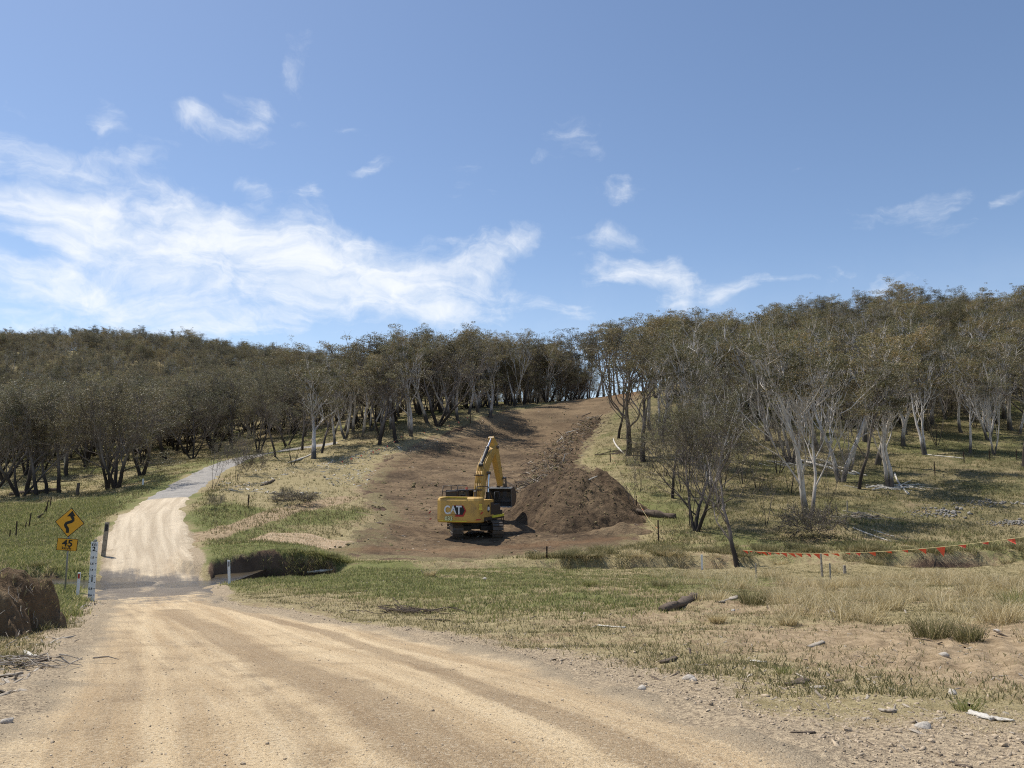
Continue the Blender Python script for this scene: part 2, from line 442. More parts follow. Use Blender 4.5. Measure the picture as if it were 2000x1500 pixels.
def road_mat():
    m, N = new_mat("pale_dirt_road")
    pos = N.n('ShaderNodeNewGeometry').outputs['Position']
    ra = N.n('ShaderNodeAttribute', attribute_name='zone')
    rs = N.n('ShaderNodeSeparateColor', {0: ra.outputs['Color']})
    rut, far, wet = rs.outputs[0], rs.outputs[1], rs.outputs[2]
    lane = N.n('ShaderNodeAttribute', attribute_name='lane').outputs['Vector']
    streak = N.noise(N.mapping(lane, scale=(1.9, .11, 1)), 1.0, 6, .6, .4)
    streak2 = N.noise(N.mapping(lane, scale=(7.0, .35, 1)), 1.0, 5, .65)
    n2 = N.noise(pos, 1.3, 6, .6)
    n3 = N.noise(pos, 32.0, 4, .7)
    n4 = N.noise(pos, 95.0, 3, .75)
    lines = N.noise(N.mapping(lane, scale=(24.0, .7, 1)), 1.0, 4, .7, .8)
    patch = N.noise(pos, .45, 3, .5)
    c = N.mix(N.ramp(streak, .32, .66), (0.56, 0.392, 0.215), (0.85, 0.645, 0.385))
    c = N.mix(N.math('MULTIPLY', N.ramp(streak2, .42, .7), .28), c, (0.69, 0.56, 0.37))
    c = N.mix(N.math('MULTIPLY', N.ramp(n2, .5, .75), .45), c, (0.40, 0.27, 0.14))
    c = N.mix(N.math('MULTIPLY', N.math('MULTIPLY', N.ramp(lines, .46, .62), N.ramp(patch, .52, .66)), .28), c, (0.33, 0.235, 0.14))
    c = N.mix(N.math('MULTIPLY', N.math('MULTIPLY', N.ramp(lines, .54, .38), N.ramp(patch, .46, .34)), .22), c, (0.74, 0.62, 0.44))
    rutw = N.ramp(N.math('ADD', rut, N.math('ADD', N.math('MULTIPLY', N.math('SUBTRACT', n2, .5), .8), N.math('MULTIPLY', N.math('SUBTRACT', streak2, .5), .8))), .25, .9)
    c = N.mix(N.math('MULTIPLY', rutw, .60), c, (0.27, 0.175, 0.095))
    c = N.mix(N.math('MULTIPLY', N.ramp(n3, .50, .66), .55), c, (0.25, 0.175, 0.10))
    c = N.mix(N.math('MULTIPLY', N.ramp(n3, .46, .34), .50), c, (0.80, 0.68, 0.49))
    n5 = N.noise(pos, 12.0, 3, .6)
    c = N.mix(N.math('MULTIPLY', N.ramp(n4, N.ramp(n5, .3, .7, .57, .65), .71), .65), c, (0.13, 0.10, 0.07))
    c = N.mix(N.math('MULTIPLY', N.ramp(n4, .44, .34), .55), c, (0.84, 0.74, 0.56))
    py_ = N.n('ShaderNodeSeparateXYZ', {0: pos}).outputs[1]
    c = N.mix(N.math('MULTIPLY', N.ramp(py_, 24.0, 40.0), .6), c, N.mix(N.ramp(streak, .32, .66), (0.46, 0.395, 0.30), (0.66, 0.58, 0.455)))
    c = N.mix(N.ramp(far, .3, .8), c, N.mix(N.ramp(n2, .3, .7), (0.30, 0.28, 0.25), (0.40, 0.37, 0.33)))
    edge = N.ramp(N.math('ADD', ra.outputs['Alpha'], N.math('ADD', N.math('MULTIPLY', N.math('SUBTRACT', n2, .5), 1.0), N.math('MULTIPLY', N.math('SUBTRACT', n3, .5), 1.4))), .25, .75)
    grv = N.mix(N.ramp(n3, .35, .62), (0.29, 0.225, 0.15), (0.54, 0.43, 0.285))
    c = N.mix(edge, c, N.mix(N.math('MULTIPLY', N.ramp(n4, .52, .66), .8), grv, (0.085, 0.068, 0.053)))
    wetw = N.ramp(N.math('ADD', wet, N.math('ADD', N.math('MULTIPLY', N.math('SUBTRACT', streak2, .5), .9), N.math('MULTIPLY', N.math('SUBTRACT', n2, .5), 1.2))), .08, .95)
    c = N.mix(N.math('MULTIPLY', wetw, .8), c, (0.098, 0.084, 0.072))
    bump = N.math('ADD', N.math('MULTIPLY', n2, .5), N.math('ADD', N.math('MULTIPLY', lines, .12), N.math('ADD', N.math('MULTIPLY', n3, .55), N.math('MULTIPLY', n4, .32))))
    finish(N, c, N.ramp(wetw, 0, 1, .92, .42), bump, .85, .09, .2)
    return m


def soil_mat(name, lo, hi, dark, chips=(0.42, 0.33, 0.22), chip_amt=.5):
    m, N = new_mat(name)
    pos = N.n('ShaderNodeNewGeometry').outputs['Position']
    za = N.n('ShaderNodeAttribute', attribute_name='zone')
    zs = N.n('ShaderNodeSeparateColor', {0: za.outputs['Color']})
    pale, tan, rust = zs.outputs[0], zs.outputs[1], zs.outputs[2]
    str_ = N.noise(N.mapping(pos, rot=(0, 0, math.radians(-20)), scale=(.12, .9, .5)), 1.0, 6, .65, .5)
    n1 = N.noise(pos, .30, 5, .6)
    n2 = N.noise(pos, 2.2, 7, .68)
    n3 = N.noise(pos, 9.0, 5, .75)
    c = N.mix(N.ramp(N.math('ADD', N.math('MULTIPLY', n1, .6), N.math('MULTIPLY', str_, .5)), .38, .72), lo, hi)
    c = N.mix(N.math('MULTIPLY', N.ramp(n2, .48, .72), .7), c, dark)
    n0 = N.noise(pos, .13, 4, .6)
    c = N.mix(N.math('MULTIPLY', N.ramp(N.math('ADD', N.math('MULTIPLY', n0, .6), N.math('MULTIPLY', n2, .45)), .48, .64), .75), c, dark)
    edge = N.ramp(N.math('ADD', za.outputs['Alpha'], N.math('ADD', N.math('MULTIPLY', N.math('SUBTRACT', n2, .5), 1.5), N.math('MULTIPLY', N.math('SUBTRACT', n1, .5), 1.2))), .30, .80)
    c = N.mix(edge, c, N.mix(N.ramp(n3, .35, .65), (0.17, 0.145, 0.07), (0.31, 0.25, 0.14)))
    c = N.mix(N.ramp(N.math('ADD', tan, N.math('MULTIPLY', N.math('SUBTRACT', n2, .5), .9)), .3, .75), c, N.mix(N.ramp(n3, .3, .7), (0.20, 0.14, 0.085), (0.36, 0.27, 0.16)))
    c = N.mix(N.ramp(N.math('ADD', pale, N.math('MULTIPLY', N.math('SUBTRACT', n2, .5), .9)), .3, .7), c, N.mix(N.ramp(n3, .35, .65), (0.58, 0.46, 0.31), (0.42, 0.28, 0.16)))
    c = N.mix(N.math('MULTIPLY', N.ramp(N.math('ADD', rust, N.math('MULTIPLY', N.math('SUBTRACT', n2, .5), .7)), .3, .7), .55), c, (0.26, 0.150, 0.08))
    c = N.mix(N.math('MULTIPLY', N.ramp(n3, .58, .72), chip_amt), c, chips)
    bump = N.math('ADD', N.math('MULTIPLY', n2, .9), N.math('MULTIPLY', n3, .5))
    finish(N, c, .95, bump, .9, .25, .1)
    return m


def bark_mat(name, pale, mid, dark, char_h):
    m, N = new_mat(name)
    co = N.n('ShaderNodeTexCoord').outputs['Object']
    oi = N.n('ShaderNodeObjectInfo').outputs['Random']
    st = N.noise(N.mapping(co, scale=(7, 7, .7)), 1.0, 5, .6, .6)
    n2 = N.noise(co, 1.1, 3, .5)
    c = N.mix(N.ramp(N.math('ADD', N.math('MULTIPLY', st, .7), N.math('MULTIPLY', n2, .4)), .42, .68), pale, mid)
    c = N.mix(N.math('MULTIPLY', N.ramp(st, .55, .75), .7), c, dark)
    c = N.mix(N.math('MULTIPLY', oi, .30), c, dark)
    z = N.n('ShaderNodeSeparateXYZ', {0: co}).outputs[2]
    ch = N.ramp(N.math('ADD', z, N.math('MULTIPLY', N.math('SUBTRACT', st, .5), 2.0)), char_h * .5, char_h * 1.3, 1.0, 0.0)
    c = N.mix(N.math('MULTIPLY', ch, .85), c, (0.028, 0.022, 0.018))
    finish(N, c, .85, st, .4, .03, .15)
    return m


def leaf_mat(name, cols, trans=.25):
    m, N = new_mat(name)
    geo = N.n('ShaderNodeNewGeometry')
    oi = N.n('ShaderNodeObjectInfo').outputs['Random']
    rnd = geo.outputs['Random Per Island']
    co = N.n('ShaderNodeTexCoord').outputs['Object']
    clump = N.noise(co, .55, 2, .5)
    a = N.mix(N.ramp(oi, .1, .9, smooth=False), cols[0], cols[1])
    a = N.mix(N.math('MULTIPLY', N.ramp(N.math('ADD', clump, N.math('MULTIPLY', N.math('SUBTRACT', rnd, .5), .35)), .45, .68), .75), a, cols[2])
    var = N.math('FRACT', N.math('MULTIPLY', oi, 7.31))
    a = N.mix(1.0, a, N.mix(var, (0.58, 0.60, 0.60), (1.45, 1.38, 1.30)), 'MULTIPLY')
    a = N.mix(N.math('MULTIPLY', N.ramp(rnd, .70, 1.0), .6), a, cols[3])
    a = N.mix(N.math('MULTIPLY', N.ramp(rnd, .0, .4, 1.0, 0.0), .65), a, cols[4])
    b = N.n('ShaderNodeBsdfPrincipled', {'Base Color': a, 'Roughness': .55, 'Specular IOR Level': .22})
    t = N.n('ShaderNodeBsdfTranslucent', {0: a})
    mx = N.n('ShaderNodeMixShader', {0: trans, 1: b, 2: t})
    N.n('ShaderNodeOutputMaterial', {0: mx})
    return m


def grass_mat(name, cols, trans=.45):
    m, N = new_mat(name)
    geo = N.n('ShaderNodeNewGeometry')
    rnd = geo.outputs['Random Per Island']
    n1 = N.noise(geo.outputs['Position'], .5, 4, .6)
    mixf = N.ramp(N.math('ADD', N.math('MULTIPLY', rnd, .6), N.math('MULTIPLY', n1, .7)), .35, .95)
    a = N.mix(mixf, cols[0], cols[1])
    a = N.mix(N.math('MULTIPLY', N.ramp(rnd, .60, .90), .85), a, cols[2])
    b = N.n('ShaderNodeBsdfPrincipled', {'Base Color': a, 'Roughness': .6, 'Specular IOR Level': .25})
    t = N.n('ShaderNodeBsdfTranslucent', {0: a})
    mx = N.n('ShaderNodeMixShader', {0: trans, 1: b, 2: t})
    N.n('ShaderNodeOutputMaterial', {0: mx})
    return m


def wood_mat(name, a, b, c):
    m, N = new_mat(name)
    co = N.n('ShaderNodeNewGeometry').outputs['Position']
    n = N.noise(co, 9.0, 5, .7)
    n2 = N.noise(co, 45.0, 3, .6)
    rnd = N.n('ShaderNodeNewGeometry').outputs['Random Per Island']
    k = N.mix(rnd, a, b)
    k = N.mix(N.math('MULTIPLY', N.ramp(n, .45, .7), .7), k, c)
    finish(N, k, .85, n2, .5, .02, .2)
    return m


M = {}
M['ground'] = ground_mat()
M['road'] = road_mat()
M['soil'] = soil_mat("bare_brown_soil", (0.130, 0.088, 0.053), (0.275, 0.195, 0.115), (0.060, 0.042, 0.028))
M['heap'] = soil_mat("heaped_soil", (0.130, 0.088, 0.054), (0.240, 0.168, 0.100), (0.056, 0.039, 0.027), chip_amt=.25)
M['bark_pale'] = bark_mat("pale_gum_bark", (0.74, 0.69, 0.62), (0.46, 0.41, 0.36), (0.20, 0.17, 0.145), 1.0)
M['bark_dark'] = bark_mat("dark_gum_bark", (0.27, 0.23, 0.20), (0.15, 0.125, 0.105), (0.065, 0.053, 0.045), 2.2)
M['leaf'] = leaf_mat("gum_leaves", [(0.150, 0.155, 0.074), (0.225, 0.198, 0.090), (0.270, 0.180, 0.080), (0.46, 0.41, 0.27), (0.050, 0.054, 0.026)])
M['leaf_dark'] = leaf_mat("dark_gum_leaves", [(0.125, 0.130, 0.070), (0.175, 0.160, 0.085), (0.195, 0.145, 0.078), (0.36, 0.33, 0.22), (0.042, 0.045, 0.024)])
M['leaf_young'] = leaf_mat("young_gum_leaves", [(0.115, 0.122, 0.062), (0.14, 0.132, 0.075), (0.17, 0.138, 0.075), (0.30, 0.275, 0.18), (0.07, 0.075, 0.04)])
M['green_grass'] = grass_mat("green_grass_blades", [(0.165, 0.190, 0.058), (0.31, 0.31, 0.115), (0.54, 0.46, 0.24)])
M['dry_grass'] = grass_mat("dry_grass_blades", [(0.36, 0.29, 0.145), (0.60, 0.49, 0.275), (0.74, 0.65, 0.44)])
M['hill_grass'] = grass_mat("hillside_grass_blades", [(0.125, 0.124, 0.050), (0.25, 0.215, 0.10), (0.47, 0.39, 0.22)])
M['wood'] = wood_mat("weathered_wood", (0.30, 0.25, 0.19), (0.48, 0.42, 0.34), (0.12, 0.09, 0.065))
M['wood_dark'] = wood_mat("dark_weathered_wood", (0.10, 0.075, 0.055), (0.17, 0.13, 0.095), (0.04, 0.03, 0.024))
M['wood_white'] = wood_mat("bleached_wood", (0.52, 0.48, 0.41), (0.66, 0.62, 0.54), (0.24, 0.2, 0.16))
M['stone'] = wood_mat("field_stone", (0.34, 0.30, 0.25), (0.50, 0.45, 0.38), (0.2, 0.165, 0.13))
M['grey_stone'] = wood_mat("grey_stone", (0.20, 0.185, 0.165), (0.34, 0.315, 0.28), (0.11, 0.10, 0.09))
M['pebble'] = wood_mat("road_pebble", (0.28, 0.22, 0.155), (0.60, 0.48, 0.335), (0.16, 0.125, 0.09))
M['yellow'] = flat_mat("machine_yellow_paint", (0.60, 0.36, 0.085), .45, 0, .55, 1.6)
M['yellow_hi'] = flat_mat("hi_vis_yellow_strip", (0.78, 0.70, 0.06), .45, 0, .15, 5)
M['black'] = flat_mat("black_machine_paint", (0.022, 0.022, 0.023), .5, 0, .35, 5)
M['steel'] = flat_mat("worn_steel", (0.16, 0.145, 0.13), .5, .6, .6, 4)
M['track'] = flat_mat("track_steel", (0.11, 0.095, 0.08), .6, .4, .9, 3)
M['chrome'] = flat_mat("polished_rod", (0.7, 0.7, 0.7), .18, 1.0, .05, 5)
M['bright_steel'] = flat_mat("polished_cutting_edge", (0.62, 0.61, 0.58), .35, .7, .2, 8)
M['glass'] = flat_mat("dark_cab_glass", (0.012, 0.014, 0.016), .06, 0, .05, 3, .6)
M['white'] = flat_mat("white_paint", (0.78, 0.78, 0.77), .5, 0, .12, 7)
M['sign_yellow'] = flat_mat("sign_amber", (0.80, 0.38, 0.02), .45, 0, .06, 9)
M['sign_black'] = flat_mat("sign_black", (0.012, 0.012, 0.012), .5, 0, .02, 9)
M['red'] = flat_mat("red_reflector", (0.42, 0.02, 0.02), .35, 0, .1, 9)
M['galv'] = flat_mat("galvanised_steel", (0.30, 0.30, 0.29), .5, .4, .3, 9)
M['rusty'] = flat_mat("rusty_steel", (0.07, 0.042, 0.03), .8, .2, .5, 12)
M['grey_reflector'] = flat_mat("grey_reflector", (0.2, 0.2, 0.21), .3, 0, .1, 9)
M['number'] = flat_mat("pale_yellow_figures", (0.85, 0.85, 0.45), .5, 0, .03, 9)
M['orange'] = flat_mat("orange_flag_plastic", (0.78, 0.115, 0.06), .5, 0, .05, 9)
M['rope'] = flat_mat("pale_yellow_cord", (0.62, 0.52, 0.26), .7, 0, .1, 9)


def water_mat():
    m, N = new_mat("shallow_water")
    pos = N.n('ShaderNodeNewGeometry').outputs['Position']
    n = N.noise(N.mapping(pos, scale=(1.2, 3.0, 1)), 4.0, 6, .65, .6)
    n2 = N.noise(pos, 1.2, 3, .5)
    c = N.mix(N.ramp(n2, .35, .65), (0.060, 0.050, 0.036), (0.11, 0.085, 0.05))
    finish(N, c, .16, n, .6, .04, .6)
    return m


M['water'] = water_mat()


# ------------------------------------------------------------------ mesh helpers
def tag(o, label=None, cat=None, group=None, kind=None):
    if label: o['label'] = label
    if cat: o['category'] = cat
    if group: o['group'] = group
    if kind: o['kind'] = kind
    return o


def empty(name, loc, label=None, cat=None, group=None, rz=0.0):
    o = bpy.data.objects.new(name, None)
    o.empty_display_size = 0.3
    o.location = loc
    o.rotation_euler = (0, 0, rz)
    col.objects.link(o)
    return tag(o, label, cat, group)


def mesh_np(name, V, polys, mat, smooth_=False):
    """polys: list of (m,k) index arrays"""
    me = bpy.data.meshes.new(name)
    V = np.asarray(V, np.float32)
    me.vertices.add(len(V))
    me.vertices.foreach_set('co', V.ravel())
    polys = [np.asarray(p, np.int32) for p in polys if len(p)]
    idx = np.concatenate([p.ravel() for p in polys])
    tot = np.concatenate([np.full(len(p), p.shape[1], np.int32) for p in polys])
    start = np.concatenate([[0], np.cumsum(tot)[:-1]]).astype(np.int32)
    me.loops.add(len(idx))
    me.loops.foreach_set('vertex_index', idx)
    me.polygons.add(len(tot))
    me.polygons.foreach_set('loop_start', start)
    me.polygons.foreach_set('loop_total', tot)
    me.update(calc_edges=True)
    if smooth_:
        me.polygons.foreach_set('use_smooth', np.ones(len(tot), bool))
    if mat is not None:
        me.materials.append(mat)
    return me


def link(name, me, parent=None):
    o = bpy.data.objects.new(name, me)
    col.objects.link(o)
    if parent is not None:
        o.parent = parent
    return o


class MB:
    """collects simple solids into ONE mesh"""
    def __init__(self, M4=None):
        self.v, self.f, self.M = [], [], M4 or Matrix.Identity(4)

    def add(self, vs, fs, M4=None):
        b = len(self.v)
        T = self.M @ M4 if M4 is not None else self.M
        self.v += [tuple(T @ Vector(p)) for p in vs]
        self.f += [tuple(b + i for i in f) for f in fs]
        return self

    def box(self, c, s, M4=None):
        x, y, z = [k / 2 for k in s]
        vs = [(c[0] + a * x, c[1] + b * y, c[2] + d * z) for a in (-1, 1) for b in (-1, 1) for d in (-1, 1)]
        return self.add(vs, [(0, 1, 3, 2), (4, 6, 7, 5), (0, 4, 5, 1), (2, 3, 7, 6), (0, 2, 6, 4), (1, 5, 7, 3)], M4)

    def cyl(self, a, b, r, n=14, r2=None, cap=True):
        a, b = Vector(a), Vector(b)
        d = (b - a).normalized()
        q = d.to_track_quat('Z', 'Y')
        vs = []
        for p, rr in ((a, r), (b, r if r2 is None else r2)):
            for k in range(n):
                t = 2 * math.pi * k / n
                vs.append(p + q @ Vector((rr * math.cos(t), rr * math.sin(t), 0)))
        fs = [(k, (k + 1) % n, n + (k + 1) % n, n + k) for k in range(n)]
        if cap:
            fs += [tuple(range(n - 1, -1, -1)), tuple(range(n, 2 * n))]
        return self.add(vs, fs)

    def tube(self, pts, r, n=8):
        for a, b in zip(pts[:-1], pts[1:]):
            self.cyl(a, b, r, n)
        return self

    def loft(self, rings):
        n = len(rings[0]); vs = [p for r in rings for p in r]; fs = []
        for i in range(len(rings) - 1):
            for k in range(n):
                fs.append((i * n + k, i * n + (k + 1) % n, (i + 1) * n + (k + 1) % n, (i + 1) * n + k))
        fs += [tuple(range(n - 1, -1, -1)), tuple(range((len(rings) - 1) * n, len(rings) * n))]
        return self.add(vs, fs)

    def prism_x(self, prof, x0, x1):
        """side profile (y,z) pulled from x0 to x1"""
        return self.loft([[(x0, y, z) for y, z in prof], [(x1, y, z) for y, z in prof]])

    def build(self, name, mat, parent=None, bevel=0.0, smooth_=False):
        me = bpy.data.meshes.new(name)
        me.from_pydata(self.v, [], self.f)
        import bmesh
        bm = bmesh.new(); bm.from_mesh(me)
        bmesh.ops.recalc_face_normals(bm, faces=bm.faces)
        bm.to_mesh(me); bm.free()
        me.materials.append(mat)
        if smooth_:
            me.polygons.foreach_set('use_smooth', np.ones(len(me.polygons), bool))
        o = link(name, me, parent)
        if bevel:
            md = o.modifiers.new("bevel", 'BEVEL')
            md.width, md.segments, md.limit_method, md.angle_limit = bevel, 2, 'ANGLE', math.radians(40)
        return o


def text_geo(s, size, bold=0.0, sx=1.0):
    """mesh of a line of writing in its own x-y plane, centred"""
    cu = bpy.data.curves.new("writing", 'FONT')
    cu.body, cu.size, cu.offset = s, size, bold
    cu.align_x = 'CENTER'
    ob = bpy.data.objects.new("writing", cu)
    col.objects.link(ob)
    dg = bpy.context.evaluated_depsgraph_get()
    me = bpy.data.meshes.new_from_object(ob.evaluated_get(dg))
    V = np.array([v.co[:] for v in me.vertices]); Fs = [tuple(p.vertices) for p in me.polygons]
    bpy.data.objects.remove(ob); bpy.data.meshes.remove(me); bpy.data.curves.remove(cu)
    V[:, 0] -= (V[:, 0].min() + V[:, 0].max()) / 2
    V[:, 1] -= (V[:, 1].min() + V[:, 1].max()) / 2
    V[:, 0] *= sx
    return V, Fs


def put_text(mb, s, size, cx, cz, y, bold=0.0, sx=1.0):
    """writing on a plate that faces -y"""
    V, Fs = text_geo(s, size, bold, sx)
    mb.add([(cx + a, y, cz + b) for a, b, _ in V], Fs)


def put_poly(mb, pts, y, th=.003):
    """flat shape standing proud of a plate that faces -y"""
    n = len(pts)
    mb.loft([[(a, y, b) for a, b in pts], [(a, y + th, b) for a, b in pts]])


# ------------------------------------------------------------------ the ground
ys = np.concatenate([np.linspace(-70, 2.0, 30)[:-1], np.geomspace(2.0, 62, 430)[:-1], np.linspace(62, 200, 190)[:-1], np.geomspace(200, 2600, 40)])
ss = np.concatenate([-np.geomspace(6.0, 1.02, 22), np.linspace(-1.0, 1.0, 380), np.geomspace(1.02, 6.0, 22)])
YY = np.repeat(ys[:, None], len(ss), 1)
wid_ = np.maximum(np.abs(ys), 4.0) * 0.80 + 2.5
wid_ = np.where(ys < 2, np.maximum(wid_, 6), wid_)
XX = ss[None, :] * wid_[:, None]
ZZ = H(XX.ravel(), YY.ravel()).reshape(XX.shape)
NR, NC = XX.shape
gi = np.arange(NR * NC).reshape(NR, NC)
QUADS = np.stack([gi[:-1, :-1], gi[:-1, 1:], gi[1:, 1:], gi[1:, :-1]], -1).reshape(-1, 4)
gx, gy, gz = XX.ravel(), YY.ravel(), ZZ.ravel()


def set_zone(me, r, g, b, a, name='zone'):
    at = me.color_attributes.new(name, 'FLOAT_COLOR', 'POINT')
    at.data.foreach_set('color', np.stack([r, g, b, a], -1).astype(np.float32).ravel())


G_GREEN = [W2(p) for p in ([(-200, 1010), (120, 975), (230, 960), (330, 930), (400, 905), (440, 890), (330, 960), (240, 1000), (215, 1060), (222, 1130), (200, 1190), (120, 1240), (40, 1265), (-300, 1240), (-400, 1060)],
                           [(365, 1000), (420, 975), (560, 985), (740, 1000), (690, 1030), (560, 1035), (450, 1050), (640, 1075), (700, 1095), (1000, 1105), (1150, 1100), (1250, 1140), (1200, 1190), (900, 1195), (760, 1180), (560, 1150), (430, 1150), (395, 1110), (370, 1050)],
                           [(1265, 1060), (1300, 1030), (1420, 1030), (1700, 1055), (2100, 1050), (2100, 1090), (1600, 1092), (1430, 1090), (1270, 1080)],
                           [(1240, 1112), (1600, 1130), (1560, 1160), (1250, 1170)])]


def zones(x, y):
    warp_ = 1.6 * fbm(x * .35, y * .35, 41, 4)
    green = np.full(x.shape, -9.0)
    for k, g in enumerate(G_GREEN):
        green = np.maximum(green, poly_in(x, y, g))
    green = smooth(green + warp_ * 2.4, -2.4, 2.4) * (.35 + 1.1 * np.clip(fbm(x * .5, y * .5, 44, 4) + .5, 0, 1)) * (1 - .35 * smooth(x, -6, -1))
    rd = road_d(x, y)
    gravel = smooth(rd + warp_ * .9 + .25 - .5 * smooth(y, 26, 34), -.7 - .9 * smooth(x + 3, -1, 1), -.1) * (1 - smooth(y, 40, 52))
    gravel = np.maximum(gravel, smooth(x + .55 * warp_, .8, 2.5) * (1 - smooth(y - .25 * x, 4.6, 6.4)) * .8)
    soil = smooth(poly_in(x, y, SOIL_POLY) + warp_ * 1.2, -1.0, 1.5)
    hill = smooth(y, 44, 56)
    dry = .70 + .9 * fbm(x * .3, y * .3, 47, 4)
    bare = smooth(x, 2, 6) * smooth(y, 6.5, 8.5) * (1 - smooth(y, 13.5, 17))
    dry = dry * (1 - .9 * bare) + .1 * hill
    hg = hill * (.36 + 1.4 * fbm(x * .16, y * .16, 52, 4) + .10 * smooth(x, 8, 14))
    green = np.maximum(green * (1 - soil), hg * (1 - soil))
    tan = smooth(poly_in(x, y, TAN_POLY) + warp_, -1.5, 2)
    green = green * (1 - .8 * tan)
    tr, _ = poly_info(x, y, PATH_TRACK)
    tr = smooth(1.3 - np.abs(tr) + warp_ * .4, 0, .8)
    green = green * (1 - tr); dry = dry * (1 - tr)
    cd, cdep, cw, _l = creek_info(x, y)
    mud_shade = (1 - smooth(np.abs(cd), cw * .7, cw * 1.15)) * smooth(cdep, .3, .8)  # muddy creek bed and walls, darkened to stand in for the overhang's shade
    green = green * (1 - mud_shade)
    return green, np.clip(dry, 0, 1) * (1 - mud_shade), gravel, np.clip(np.maximum(soil, mud_shade * 2), 0, 2)


gme = mesh_np("ground", np.stack([gx, gy, gz], -1), [QUADS], M['ground'], True)
zg = zones(gx, gy)
set_zone(gme, *zg)
tag(link("ground", gme), kind='structure')


def sheet(name, inside, lift, mat, attrs, kind='structure', extra=None):
    keep = inside > -1.2
    fk = keep[QUADS].all(1)
    q = QUADS[fk]
    used = np.unique(q)
    remap = np.full(len(gx), -1); remap[used] = np.arange(len(used))
    V = np.stack([gx[used], gy[used], gz[used] + lift[used]], -1)
    me = mesh_np(name, V, [remap[q]], mat, True)
    set_zone(me, *[a[used] for a in attrs])
    if extra is not None:
        at = me.attributes.new('lane', 'FLOAT_VECTOR', 'POINT')
        at.data.foreach_set('vector', extra[used].astype(np.float32).ravel())
    o = link(name, me)
    return tag(o, kind=kind)


def lift_of(d, n_amp, seed, hi=.05, lo=-.09, w=1.0):
    e = d + n_amp * fbm(gx * .9, gy * .9, seed, 4) * 2
    return lo + (hi - lo) * smooth(e, -.55 * w, .55 * w)


rd_all = road_d(gx, gy)
across, along = poly_info(gx, gy, ROAD_MID)
da, sa = poly_info(gx, gy, ROAD_FAR)
fm = smooth(gy, 26, 34)
lane = np.stack([across * (1 - fm) + da * fm, along * (1 - fm) - sa * fm, 0 * gx], -1)
RUTS = [([(395, 1178), (500, 1205), (640, 1240), (800, 1300), (1000, 1385), (1250, 1490), (1400, 1560)], .22, 1.0),
        ([(330, 1195), (450, 1255), (600, 1330), (760, 1420), (920, 1520)], .42, .95),
        ([(300, 1200), (400, 1270), (520, 1370), (640, 1500)], .2, .55),
        ([(262, 1180), (255, 1260), (235, 1380), (215, 1500)], .28, .6), ([(310, 1180), (330, 1260), (360, 1370), (400, 1500)], .22, .45),
        ([(240, 1190), (190, 1290), (110, 1400), (20, 1500)], .4, .5), ([(700, 1235), (900, 1290), (1200, 1390), (1500, 1490)], .18, .5)]
rut = np.zeros(gx.shape)
for pts, w_, k_ in RUTS:
    d_, _ = poly_info(gx, gy, W2(pts))
    d_ = np.abs(d_ + .25 * fbm(gx * .7, gy * .7, 61, 3))
    rut = np.maximum(rut, k_ * (1 - smooth(d_, w_ * .25, w_ * 1.5)))
_fd, _fs = poly_info(gx, gy, ROAD_FAR)
asph = smooth(gy, 55.5, 57.5)
_wt = 1.9 * np.exp(-((np.abs(da + .15 * fbm(gx, gy, 65, 2)) - .85) / .33) ** 2)
_wd = np.where(gy < 32, (32 - gy) * .30, (gy - 33.0) * 1.15) + 3.6 * fbm(gx * .75, gy * .22, 63, 4)
wet = 1 - smooth(_wd - _wt * np.where(gy < 32, 1.0, .6), -.4, 4.2)
sheet("dirt_road", rd_all, lift_of(rd_all, .45, 60), M['road'], (rut, asph, wet, (1 - smooth(rd_all, -.3, 1.1)) * (1 - .35 * smooth(gy, 34, 44)) * (1 - smooth(gy, 52, 58))), extra=lane)

sd = poly_in(gx, gy, SOIL_POLY)
pale_in = np.maximum(smooth(poly_in(gx, gy, PALE_POLY), -.6, .5), 0)
tan_in = smooth(poly_in(gx, gy, TAN_POLY), -3, 1.5) * .8 + .45 * smooth(gy, 90, 130)
rust = .55 * smooth(-poly_info(gx, gy, W2([(640, 1078), (900, 1075), (1260, 1050)]))[0], -2.2, -.2) * smooth(poly_info(gx, gy, W2([(640, 1078), (900, 1075), (1260, 1050)]))[0], -2.0, 0.2) + smooth(gy, 132, 150) * smooth(gx, 12, 20) * .9
sheet("cleared_earth", sd + 2.2, lift_of(sd, 2.2, 66, .05, -.10, 1.8), M['soil'], (pale_in, tan_in, rust, 1 - smooth(sd + 1.5 * fbm(gx * .3, gy * .3, 69, 3), -1.5, 4.5)))
pd = poly_in(gx, gy, PALE_POLY)
sheet("clay_scrape", pd + .5, lift_of(pd, .5, 68, .09, -.10, 1.0), M['soil'], (1 + 0 * gx, .3 + 0 * gx, 0 * gx, 0 * gx))

# water lying in the ford and the creek: a level sheet that the banks cut off
fx, fy = CREEK[4]
WATER_Z = float(np.min(H(np.full(40, fx), np.linspace(fy - 2, fy + 2, 40)))) + 0.05
wx = np.linspace(CREEK[1][0], CREEK[5][0] + .4, 90)
wy = np.interp(wx, CREEK[:, 0], CREEK[:, 1])
off = np.linspace(-3.2, 3.2, 24)
WX = np.repeat(wx[:, None], len(off), 1); WY = wy[:, None] + off[None, :]
wz = WATER_Z + .006 * fbm(WX * 2, WY * 2, 71, 3)
wi = np.arange(WX.size).reshape(WX.shape)
wme = mesh_np("creek_water", np.stack([WX, WY, wz], -1).reshape(-1, 3), [np.stack([wi[:-1, :-1], wi[1:, :-1], wi[1:, 1:], wi[:-1, 1:]], -1).reshape(-1, 4)], M['water'], True)
tag(link("creek_water", wme), kind='structure')


